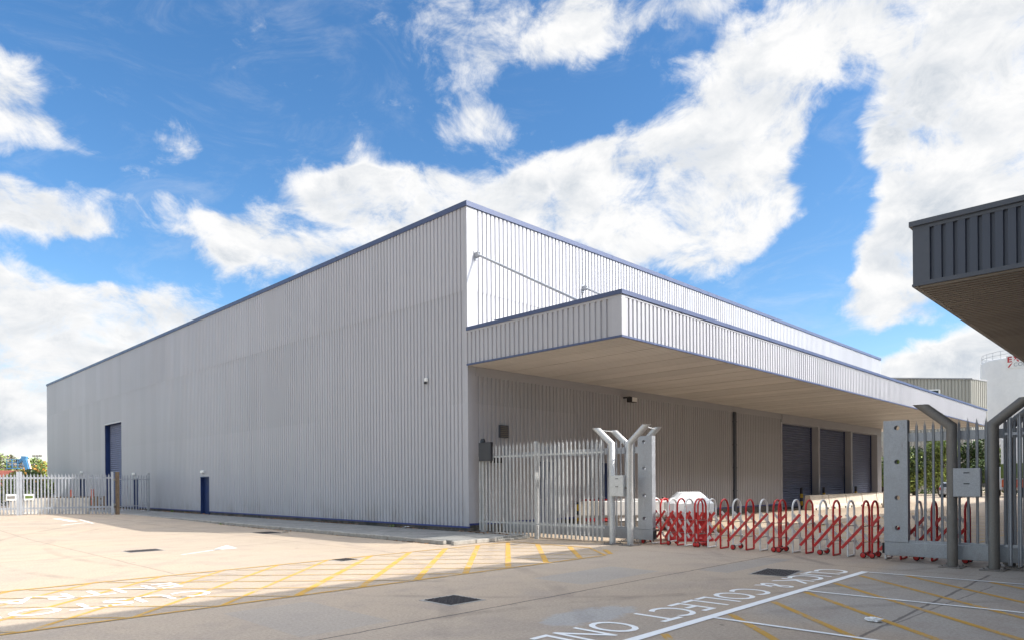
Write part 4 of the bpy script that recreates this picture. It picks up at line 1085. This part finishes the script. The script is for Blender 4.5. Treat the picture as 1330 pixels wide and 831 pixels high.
for lb, x, y, h, sd in (('grey leafless tree right after the last warehouse pier', 93, 28.2, 9.0, 3), ('grey leafless tree behind the bright green shrub', 96, 25.0, 7.5, 4), ('grey leafless tree seen between the right fence pales', 101, 14.2, 9.0, 6), ('grey leafless tree in front of the white silo', 105, 16.5, 8.0, 9)):
    bare_tree(lb, x, y, h, sd, .42, 'leafless trees beyond the yard')
# left background
for i, (x, y, h, r, mt, lb) in enumerate((
    (6.6, 72.0, 3.05, 2.3, ['leaf', 'leaf_dark', 'leaf'], 'green shrub without blossom at the left edge of the far gate'),
    (9.2, 70.5, 3.05, 2.1, ['leaf_dark', 'leaf', 'leaf_red', 'leaf', 'leaf_light', 'leaf'], 'dark green shrub with some red blossom under the blue boom'),
    (11.6, 69.0, 3.1, 1.9, ['leaf', 'leaf_light', 'leaf'], 'green shrub behind the meeting stiles of the pale gate'),
    (13.0, 66.6, 3.3, 1.5, ['leaf_orange', 'leaf', 'leaf_light', 'leaf', 'leaf_dark'], 'shrub with orange blossom next to the far corner of the warehouse'))):
    shrub(lb, x, y, h, r, 50+i, mt, n=3600, size=.13, group='flowering shrubs beyond the far left gate', clumps=12)
shrub('broad green tree behind the blue boom lift', 22.0, 134, 7.0, 5.0, 71, ['leaf_light', 'leaf', 'leaf_grey'], 'tree', 'tree', 5000, .3, None, 14)
shrub('green tree left of the blue boom lift', 10.0, 140, 6.6, 5.5, 72, ['leaf', 'leaf_light', 'leaf_grey'], 'tree', 'tree', 5000, .3, None, 14)
shrub('small green tree beside the far corner of the warehouse', 20.2, 106, 5.4, 2.2, 73, ['leaf_light', 'leaf', 'leaf_orange'], 'tree', 'tree', 2600, .2, None, 10)
bare_tree('grey leafless tree behind the orange blossom', 21.8, 117, 6.9, 12, .5)
mb = MB(); rnd = random.Random(8); cl = []
for i in range(70):
    cl.append(((-60+i*1.9+rnd.uniform(-1, 1), 175+rnd.uniform(-3, 3)-i*.35, rnd.uniform(1, 3.2)), (3.2, 2.5, rnd.uniform(1.6, 2.8)), rnd.randrange(3)))
foliage(mb, cl, 9000, .45, rnd, 3); tag(mb.build('tree_belt', [M['leaf'], M['leaf_dark'], M['leaf_light']]), 'distant low belt of trees along the left horizon', 'trees', kind='stuff')
mb = MB(); rnd = random.Random(9); cl = []
for i in range(60):
    cl.append(((150+rnd.uniform(-4, 4)+i*.6, 95-i*2.6+rnd.uniform(-1, 1), rnd.uniform(1, 3.4)), (3, 3, rnd.uniform(1.6, 2.8)), rnd.randrange(3)))
foliage(mb, cl, 8000, .45, rnd, 3); tag(mb.build('tree_belt', [M['leaf'], M['leaf_dark'], M['leaf_light']]), 'distant low belt of trees along the right horizon', 'trees', kind='stuff')

# boom lift
root = thing('boom_lift', 'blue boom lift with raised platform behind the far left shrubs', 'boom lift', (18.8, 102, 0)); bl = root
fwd = Vector((.70, -.71, 0)); MxB = rotz(math.atan2(fwd.y, fwd.x), (18.6, 102.2, 0))
def Bp(x, y, z): return MxB @ Vector((x, y, z))
mb = MB(); mb.box((-1.3, -.9, .4), (1.3, .9, .9), M=MxB, bev=.05); mb.build('chassis', M['lift_blue'], root)
for sx in (-.95, .95):
    for sy in (-.95, .95):
        mb = MB(); c = Bp(sx, sy, .45); P_ = [(.001, -.15), (.42, -.15), (.45, -.08), (.45, .08), (.42, .15), (.001, .15)]
        mb.lathe(P_, c, 'Y', 18); wv = mb.build('wheel', M['rubber'], root)
mb = MB(); mb.box((-1.0, -.6, .9), (1.2, .6, 1.75), M=MxB, bev=.06); mb.build('turntable', M['lift_blue'], root)
mb = MB()
def beam(mb, a, b, w):
    a = Vector(a); b = Vector(b); d = (b-a); q = d.to_track_quat('Z', 'Y').to_matrix().to_4x4(); q.translation = a; mb.box((-w/2, -w/2, 0), (w/2, w/2, d.length), M=q)
beam(mb, Bp(.8, 0, 1.6), Bp(-.15, 0, 5.1), .42); mb.build('lower_boom', M['lift_blue'], root)
mb = MB(); beam(mb, Bp(1.1, .0, 1.7), Bp(.25, .0, 5.0), .12); mb.build('ram', M['white'], root)
mb = MB(); beam(mb, Bp(-.1, 0, 5.25), Bp(-1.1, 0, 4.55), .34); beam(mb, Bp(-.5, 0, 5.2), Bp(.1, 0, 5.15), .4); mb.build('upper_boom', M['lift_blue'], root)
mb = MB(); mb.box((-2.1, -.45, 3.85), (-.7, .45, 3.95), M=MxB)
for sx in (-2.08, -1.4, -.72):
    for sy in (-.43, .43): mb.tube([Bp(sx, sy, 3.95), Bp(sx, sy, 5.0)], .03, 6)
for z in (4.3, 4.65, 5.0): mb.tube([Bp(-2.08, -.43, z), Bp(-.72, -.43, z), Bp(-.72, .43, z), Bp(-2.08, .43, z), Bp(-2.08, -.43, z)], .028, 6)
mb.build('platform', M['lift_blue'], root)
mb = MB(); mb.box((-1.1, -.3, 4.55), (-.75, .3, 5.05), M=MxB, bev=.03); mb.build('control_panel', M['black'], root)
# red trailer far left
root = thing('trailer', 'red lorry trailer half hidden behind the far left shrubs', 'trailer', (17.4, 109, 0)); MxT = rotz(math.radians(-45), (18.6, 110, 0))
mb = MB(); mb.box((-3.6, -1.25, 1.1), (2.6, 1.25, 3.75), M=MxT, bev=.04); mb.build('box_body', M['trailer_red'], root)
mb = MB(); mb.box((-3.5, -.9, .7), (2.5, .9, 1.09), M=MxT); mb.build('chassis', M['black'], root)
for sx in (-2.8, -1.6):
    for sy in (-1.0, 1.0):
        mb = MB(); mb.lathe([(.001, -.14), (.46, -.14), (.5, -.06), (.5, .06), (.46, .14), (.001, .14)], MxT @ Vector((sx, sy, .5)), 'Y', 16); mb.build('wheel', M['rubber'], root)
# floodlight mast
root = thing('lamp_mast', 'thin grey floodlight mast standing far behind the leafless tree', 'lamp mast', (32.2, 166.7, 0)); c = (32.2, 166.7)
mb = MB(); mb.tube([(*c, 0), (*c, 7.6)], [.14, .09], 8); mb.build('pole', M['galv'], root)
mb = MB(); bar(mb, (c[0]-.7, c[1]+.7, 7.6), (c[0]+.7, c[1]-.7, 7.6), .1, .1); mb.build('crossarm', M['galv'], root)
for s in (-.6, 0, .6):
    mb = MB(); mb.box((c[0]+s*.8-.22, c[1]-s*.8-.22, 7.65), (c[0]+s*.8+.22, c[1]-s*.8+.22, 8.0), bev=.03); mb.build('floodlight', M['galv_dull'], root)

# ------------------------------------------------------------------ right background: shed, silo, car, lorry
root = thing('industrial_shed', 'grey green corrugated industrial shed rising behind the canopy end', 'shed', (112, 21.7, 0))
Cc = Vector((112.05, 21.7)); Aa = Cc+Vector((math.cos(math.radians(120)), math.sin(math.radians(120))))*22; Bb = Cc+Vector((math.cos(math.radians(-20)), math.sin(math.radians(-20))))*3.4; Dd = Aa+(Bb-Cc)*3
def wall_ribbed(mb, p, q, z0, za, zb, pitch=.42, dep=.07):
    d = (q-p); L = d.length; d = d/L; n = Vector((d.y, -d.x)); k_ = max(2, int(L/pitch)); prof = []
    for i in range(k_): prof += [(i/k_, 0), ((i+.62)/k_, 0), ((i+.7)/k_, dep), ((i+.92)/k_, dep)]
    prof.append((1, 0))
    for (s, u), (t, v) in zip(prof[:-1], prof[1:]):
        a = p+d*(s*L)+n*u; b = p+d*(t*L)+n*v
        mb.poly([(a.x, a.y, z0), (b.x, b.y, z0), (b.x, b.y, za+(zb-za)*t), (a.x, a.y, za+(zb-za)*s)])
mb = MB(); wall_ribbed(mb, Cc, Aa, 0, 15.45, 16.6); wall_ribbed(mb, Cc, Bb, 0, 15.45, 15.3)
mb.poly([(*Bb, 0), (*Dd, 0), (*Dd, 15.3), (*Bb, 15.3)]); mb.poly([(*Aa, 0), (*Dd, 0), (*Dd, 15.3), (*Aa, 16.6)])
mb.build('wall', M['shed'], root)
mb = MB(); mb.poly([(*Cc, 15.44), (*Bb, 15.28), (*Dd, 15.28), (*Aa, 16.58)]); bar(mb, (*Cc, 15.5), (*Aa, 16.65), .2, .16); bar(mb, (*Cc, 15.5), (*Bb, 15.36), .2, .16); mb.build('roof', M['roof'], root)
mb = MB(); dA = (Aa-Cc).normalized(); nA = Vector((-dA.y, dA.x)); p = Cc+dA*4.0+nA*.08; q = Cc+dA*7.0+nA*.08
mb.prism([(*p, 12.9), (*q, 12.9), (*q, 14.1), (*p, 14.1)], (nA.x*.06, nA.y*.06, 0)); wn = mb.build('window', M['glass'], root)
mb = MB()
for a_, b_ in (((*p, 12.9), (*q, 12.9)), ((*p, 14.1), (*q, 14.1))): bar(mb, Vector(a_)+Vector((nA.x*.1, nA.y*.1, 0)), Vector(b_)+Vector((nA.x*.1, nA.y*.1, 0)), .12, .16)
for t in (p, q): mb.box((t.x+nA.x*.1-.08, t.y+nA.y*.1-.08, 12.9), (t.x+nA.x*.1+.08, t.y+nA.y*.1+.08, 14.1))
mb.build('frame', M['white'], wn)

SX, SY, SR, SH = 137.6, 19.0, 6.3, 20.7
root = thing('silo', 'tall white cylindrical silo with a railing and a red lettered sign', 'silo', (SX, SY, 0))
mb = MB(); mb.lathe([(SR, 0), (SR, SH-.3), (SR-.12, SH), (SR-.4, SH+.12), (.001, SH+.9)], (SX, SY, 0), seg=64)
for z in (4.2, 8.4, 12.6, 16.8): mb.lathe([(SR+.002, z-.02), (SR+.025, z), (SR+.002, z+.02)], (SX, SY, 0), seg=64)
mb.build('shell', M['silo'], root)
mb = MB(); N = 28
for i in range(N): a = 2*PI*i/N; mb.tube([(SX+(SR-.2)*math.cos(a), SY+(SR-.2)*math.sin(a), SH), (SX+(SR-.2)*math.cos(a), SY+(SR-.2)*math.sin(a), SH+1.15)], .035, 5)
for z in (.6, 1.15): mb.tube([(SX+(SR-.2)*math.cos(2*PI*i/48), SY+(SR-.2)*math.sin(2*PI*i/48), SH+z) for i in range(49)], .03, 5)
mb.build('railing', M['galv'], root)
face = math.atan2(-SY, -SX)                                      # the side turned to the yard
def on_silo(s, z, d=.05):
    a = face+s/SR; return (SX+(SR+d)*math.cos(a), SY+(SR+d)*math.sin(a), z)
SG0, SG1, SZ0, SZ1 = -2.75, 2.6, 18.85, 20.9
mb = MB(); n = 16
for i in range(n):
    a = SG0+(SG1-SG0)*i/n; b = SG0+(SG1-SG0)*(i+1)/n
    mb.poly([on_silo(a, SZ0), on_silo(b, SZ0), on_silo(b, SZ1), on_silo(a, SZ1)])
for i in range(n):
    a = SG0+(SG1-SG0)*i/n; b = SG0+(SG1-SG0)*(i+1)/n
    mb.poly([on_silo(a, SZ1), on_silo(b, SZ1), on_silo(b, SZ1, 0), on_silo(a, SZ1, 0)]); mb.poly([on_silo(a, SZ0), on_silo(b, SZ0), on_silo(b, SZ0, 0), on_silo(a, SZ0, 0)])
sgn = mb.build('sign', M['plastic_white'], root)
mb = MB(); v, f = text_mesh('E', SG0+.22, SG0+.82, 19.85, 20.72, lambda s, t: on_silo(s, t, .075), .03); mb.mesh(v, f)
def stroke(mb, a, b, w):
    a = Vector(a); b = Vector(b); d = (b-a).normalized(); nn = Vector((-d.y, d.x))*w/2
    mb.poly([on_silo(*q, .075) for q in (a-nn, b-nn, b+nn, a+nn)])
stroke(mb, (SG0+.32, 19.08), (SG0+1.62, 20.8), .2); stroke(mb, (SG0+1.05, 20.72), (SG0+1.28, 20.44), .17); stroke(mb, (SG0+1.42, 20.2), (SG0+1.7, 19.86), .17)
mb.build('lettering', M['sign_red'], sgn)
mb = MB(); v, f = text_mesh('CON', SG0+1.05, SG0+2.75, 19.15, 19.72, lambda s, t: on_silo(s, t, .075)); mb.mesh(v, f); mb.build('lettering', M['sign_grey'], sgn)

# silver car, tail towards the gate
def car(label, x, y, rz):
    root = thing('car', label, 'car', (x, y, 0), None, rz); Mx = rotz(rz, (x, y, 0)); W2 = .86
    prof = [(-2.0, .32), (-2.05, .6), (-1.98, .95), (-1.72, 1.36), (-1.35, 1.46), (-.1, 1.46), (.62, 1.0), (1.7, .86), (1.98, .62), (2.0, .32)]
    mb = MB(); n = len(prof); L_ = []
    for s, wy in ((-1, W2), (1, W2)):
        L_.append([Mx @ Vector((px_, s*(W2-.16*max(0, (pz-.95)/.5)), pz)) for px_, pz in prof])
    for i in range(n-1): mb.poly([L_[0][i], L_[0][i+1], L_[1][i+1], L_[1][i]], 0)
    mb.poly(L_[0]); mb.poly(L_[1][::-1]); mb.poly([L_[0][0], L_[0][-1], L_[1][-1], L_[1][0]])
    body = mb.build('body', M['silver'], root)
    mb = MB(); mb.poly([Mx @ Vector(p) for p in ((-1.965, -.66, 1.0), (-1.965, .66, 1.0), (-1.755, .6, 1.34), (-1.755, -.6, 1.34))]); mb.build('rear_window', M['glass'], body)
    for s in (-1, 1):
        mb = MB(); mb.poly([Mx @ Vector((a, s*(W2-.16*max(0, (z-.95)/.5)+.006), z)) for a, z in ((-1.6, 1.02), (-1.45, 1.36), (-.15, 1.37), (.45, 1.02))]); mb.build('side_window', M['glass'], body)
        mb = MB(); mb.box((-2.07, s*.72-.11, .72), (-1.96, s*.72+.11, .98), M=Mx, bev=.02); mb.build('tail_light', M['lens_red'], root)
        for xx in (-1.25, 1.25):
            mb = MB(); c = Mx @ Vector((xx, s*.80, .31)); mb.lathe([(.001, -.1), (.27, -.1), (.31, -.06), (.31, .06), (.27, .1), (.001, .1)], c, 'Y' if abs(math.cos(rz)) > .7 else 'X', 18); wv = mb.build('wheel', M['rubber'], root)
    mb = MB(); mb.box((-2.075, -.26, .66), (-2.03, .26, .78), M=Mx); mb.build('number_plate', M['plate_yellow'], root)
    mb = MB(); mb.box((-2.09, -.8, .34), (-1.95, .8, .55), M=Mx, bev=.03); mb.build('bumper', M['silver'], root)
car('silver hatchback parked in front of the shrubs behind the right gate', 76.9, 16.5, math.radians(6))
root = thing('lorry', 'white and olive lorry parked beyond the yard at the right edge', 'lorry', (80, 10.6, 0)); Mx = rotz(math.radians(35), (80.5, 11.1, 0))
mb = MB(); mb.box((-3, -1.2, 1.7), (2.4, 1.2, 5.6), M=Mx, bev=.05); mb.build('box_body', M['plastic_white'], root)
mb = MB(); mb.box((-3.02, -1.22, 1.75), (2.42, 1.22, 3.2), M=Mx, bev=.04); mb.build('side_panel', M['olive'], root)
mb = MB(); mb.box((-3.1, -1.15, .9), (2.4, 1.15, 1.65), M=Mx, bev=.05); mb.build('chassis', M['orange_red'], root)
mb = MB(); mb.box((2.5, -1.15, .6), (4.2, 1.15, 2.9), M=Mx, bev=.12); cabin = mb.build('cab', M['plastic_white'], root)
mb = MB(); mb.box((4.1, -1.0, 1.7), (4.215, 1.0, 2.6), M=Mx); mb.build('windscreen', M['glass'], cabin)
for sx in (-2.1, -.9, 3.2):
    for sy in (-1.05, 1.05):
        mb = MB(); mb.lathe([(.001, -.15), (.46, -.15), (.5, -.08), (.5, .08), (.46, .15), (.001, .15)], Mx @ Vector((sx, sy, .5)), 'Y', 16); mb.build('wheel', M['rubber'], root)

# ------------------------------------------------------------------ sky and sun
sunv = (-SUN).normalized(); elev = math.asin(sunv.z); rot = math.atan2(sunv.x, sunv.y)
L = bpy.data.lights.new('sun', 'SUN'); L.energy = 2.75; L.angle = math.radians(.53); L.color = (1.0, .945, .86)
so = bpy.data.objects.new('sun', L); COL.objects.link(so); so.rotation_euler = SUN.to_track_quat('-Z', 'Y').to_euler(); so.location = (30, -30, 40)

SKY = .085; EXPO = 1.22
w = bpy.data.worlds.new('World'); S.world = w; w.use_nodes = True; w.node_tree.nodes.clear()
# cloud layer: soft banks at given headings and heights (radians), broken up by fractal noise
BANKS = [(1.399,.418,.058,.045,1.0),(1.329,.395,.05,.02,.45),(1.381,.318,.075,.031,1.0),(1.403,.321,.038,.032,.5),(1.228,.415,.027,.022,.62),(1.377,.269,.031,.014,.35),(1.36,.262,.10,.02,-.7),(1.34,.365,.08,.018,-.5),(1.393,.18,.165,.066,1.0),(1.281,.183,.127,.056,1.0),(1.371,.12,.197,.081,.9),(1.457,.181,.11,.123,.9),(1.371,.042,.265,.046,.55),(1.19,.333,.048,.036,.85),(1.123,.307,.066,.045,1.0),(1.162,.318,.059,.028,.6),(1.01,.402,.059,.036,1.0),(.935,.402,.066,.041,1.0),(.958,.344,.121,.057,.9),(.826,.377,.155,.052,.8),(1.043,.3,.053,.029,.7),(.802,.478,.072,.036,.8),(.813,.538,.075,.085,.5),(.735,.585,.121,.052,.6),(.674,.559,.076,.046,.5),(.648,.411,.128,.067,1.0),(.562,.405,.153,.105,1.0),(.438,.387,.095,.07,1.0),(.714,.386,.131,.056,.8),(.52,.316,.12,.048,.6),(.549,.58,.122,.044,.55),(.418,.507,.146,.104,.7),(.28,.503,.17,.085,.85),(.168,.429,.11,.114,1.0),(.215,.361,.11,.087,.9),(.256,.301,.095,.06,.8),(.308,.245,.052,.055,.95),(.248,.228,.064,.063,.8),(.24,.135,.1,.034,1.1),(.17,.164,.064,.044,.9),(.363,.223,.054,.019,.3),(.091,.269,.119,.152,.9),(.658,.501,.118,.058,-.8),(.539,.56,.057,.021,-.6),(.457,.575,.04,.016,-.5),(.333,.443,.055,.055,-.9),(.345,.372,.045,.06,-.75),(.36,.301,.085,.045,-.9),(.40,.25,.11,.035,-.75),(.257,.188,.087,.024,-.9),(.747,.433,.066,.025,-.5),(.418,.441,.029,.025,-.3),
         (-.4,.5,.5,.3,.8),(-1.2,.6,.7,.4,.9),(2.5,.4,.6,.35,.9),(-2.5,.5,.7,.4,.9),(.4,1.15,.6,.25,.6),(-2.2,1.2,1.2,.3,.7),(.9,1.25,1.2,.28,.75),(2.4,1.2,1.0,.3,.7),(3.0,.5,.4,.3,.8),(-3.0,.5,.4,.3,.8)]  # this row: unseen banks out of frame, with overhead ones added as shade fill
def cloud_group():
    t = bpy.data.node_groups.new('cloud_density', 'ShaderNodeTree')
    t.interface.new_socket('Vector', in_out='INPUT', socket_type='NodeSocketVector'); t.interface.new_socket('Density', in_out='OUTPUT', socket_type='NodeSocketFloat')
    k = NT(t); gi = t.nodes.new('NodeGroupInput'); go = t.nodes.new('NodeGroupOutput'); d = gi.outputs[0]
    s = k.sep(d); az = k.math('ARCTAN2', s[1], s[0]); el = k.math('ARCSINE', s[2]); ae = k.comb(az, el, 0.0)
    st = k.vec('MULTIPLY', d, (1, 1, 1.6))
    wc = k.noise(st, 6.0, 3, .6, 0, True)                       # warp so banks get ragged outlines
    ae = k.vec('ADD', ae, k.vec('MULTIPLY', k.vec('SUBTRACT', wc, (.5, .5, .5)), (.17, .11, 0)))
    tot = None
    for a, e, ra, re, wt in BANKS:
        q = k.vec('LENGTH', k.vec('MULTIPLY', k.vec('SUBTRACT', ae, (a, e, 0)), (1/ra, 1/re, 0)))
        v = k.math('MULTIPLY', k.ramp(q, 0.0, 1.6, 1.0, 0.0), wt)
        tot = v if tot is None else k.math('ADD', tot, v)
    tot = k.math('MINIMUM', tot, 1.0)
    k.l.new(tot, go.inputs[0]); return t
CG = cloud_group()
k = NT(w.node_tree)
out = k.n.new('ShaderNodeOutputWorld'); bg = k.n.new('ShaderNodeBackground'); bg.inputs['Strength'].default_value = SKY; k.l.new(bg.outputs[0], out.inputs[0])
sky = k.n.new('ShaderNodeTexSky'); sky.sky_type = 'NISHITA'; sky.sun_disc = False; sky.sun_elevation = elev; sky.sun_rotation = rot
sky.air_density = 1.0; sky.dust_density = .4; sky.ozone_density = 2.0
d = k.vec('NORMALIZE', k.n.new('ShaderNodeTexCoord').outputs['Generated'])
g_ = k.n.new('ShaderNodeGroup'); g_.node_tree = CG; k.l.new(d, g_.inputs[0]); bank = g_.outputs[0]
st = k.vec('MULTIPLY', d, (1, 1, 1.6))
n1 = k.noise(st, 9.0, 11, .64, .5); n1b = k.noise(k.vec('ADD', st, (.016, -.02, .04)), 9.0, 6, .6, .5)
wisp = k.noise(k.vec('MULTIPLY', d, (1, 1, 1.2)), 17.0, 9, .70, 1.1)
big = k.noise(st, 3.6, 4, .55, .4)
dn = k.math('ADD', k.math('MULTIPLY', bank, .95), k.math('ADD', k.math('MULTIPLY', k.math('SUBTRACT', n1, .5), 2.3), k.math('ADD', k.math('MULTIPLY', k.math('SUBTRACT', wisp, .5), 1.15), k.math('MULTIPLY', k.math('SUBTRACT', big, .5), .5))))
alpha = k.ramp(dn, .16, 1.0)
veil = k.math('MULTIPLY', k.ramp(k.noise(k.vec('MULTIPLY', d, (1, 1, 2.5)), 6.0, 8, .68, 1.2), .48, .8), .20)
alpha = k.math('MAXIMUM', alpha, veil)
dz = k.sep(d)[2]
relief = k.ramp(k.math('SUBTRACT', n1, n1b), -.16, .16, 0.0, 1.0, False)
soft = k.ramp(k.noise(k.vec('MULTIPLY', d, (1, 1, 2.2)), 5.0, 5, .55, .3), .40, .66)
thick = k.ramp(dn, .75, 1.5)
lit = k.math('SUBTRACT', k.math('ADD', .62, k.math('MULTIPLY', relief, .52)), k.math('MULTIPLY', k.math('MULTIPLY', soft, thick), .75), clamp=True)
CB = 1.0/SKY/2**EXPO
ccol = k.mix(lit, (.50*CB, .57*CB, .66*CB), (1.0*CB, 1.0*CB, 1.0*CB))
# out-of-frame clouds round the sun and overhead, brightened to fill the yard's shade
fill_glow = k.ramp(k.vec('DOT_PRODUCT', d, tuple(sunv)), .68, .93, 1.0, 9.0)
ccol = k.vec('SCALE', ccol, None, k.math('MULTIPLY', fill_glow, k.ramp(dz, .64, .9, 1.0, 2.7)))
hs = k.n.new('ShaderNodeHueSaturation'); hs.inputs['Saturation'].default_value = 1.26; hs.inputs['Value'].default_value = 1.0; k.l.new(sky.outputs[0], hs.inputs['Color'])
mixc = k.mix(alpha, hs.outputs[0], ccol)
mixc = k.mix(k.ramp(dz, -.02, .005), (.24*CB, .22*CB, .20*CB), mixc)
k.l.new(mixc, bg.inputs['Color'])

# ------------------------------------------------------------------ camera
f_px, cy_px, yaw, roll = 898.149, 625.679, math.radians(44.60426), math.radians(-.42385545)
F = Vector((math.cos(yaw), math.sin(yaw), 0)); R0 = Vector((math.sin(yaw), -math.cos(yaw), 0)); U0 = Vector((0, 0, 1))
Rv = R0*math.cos(roll)+U0*math.sin(roll); Uv = U0*math.cos(roll)-R0*math.sin(roll)
cam = bpy.data.cameras.new('camera'); co = bpy.data.objects.new('camera', cam); COL.objects.link(co)
mw = Matrix.Identity(4)
for i in range(3): mw[i][0] = Rv[i]; mw[i][1] = Uv[i]; mw[i][2] = -F[i]
mw.translation = (0, 0, 1.75); co.matrix_world = mw
cam.sensor_fit = 'HORIZONTAL'; cam.sensor_width = 36; cam.lens = 36*f_px/1330; cam.shift_y = (cy_px-415.5)/1330
cam.clip_start = .05; cam.clip_end = 3000
S.camera = co
S.view_settings.view_transform = 'Standard'; S.view_settings.look = 'None'; S.view_settings.gamma = 1; S.view_settings.use_curve_mapping = False
S.view_settings.exposure = EXPO
S.render.resolution_x = 1024; S.render.resolution_y = 639
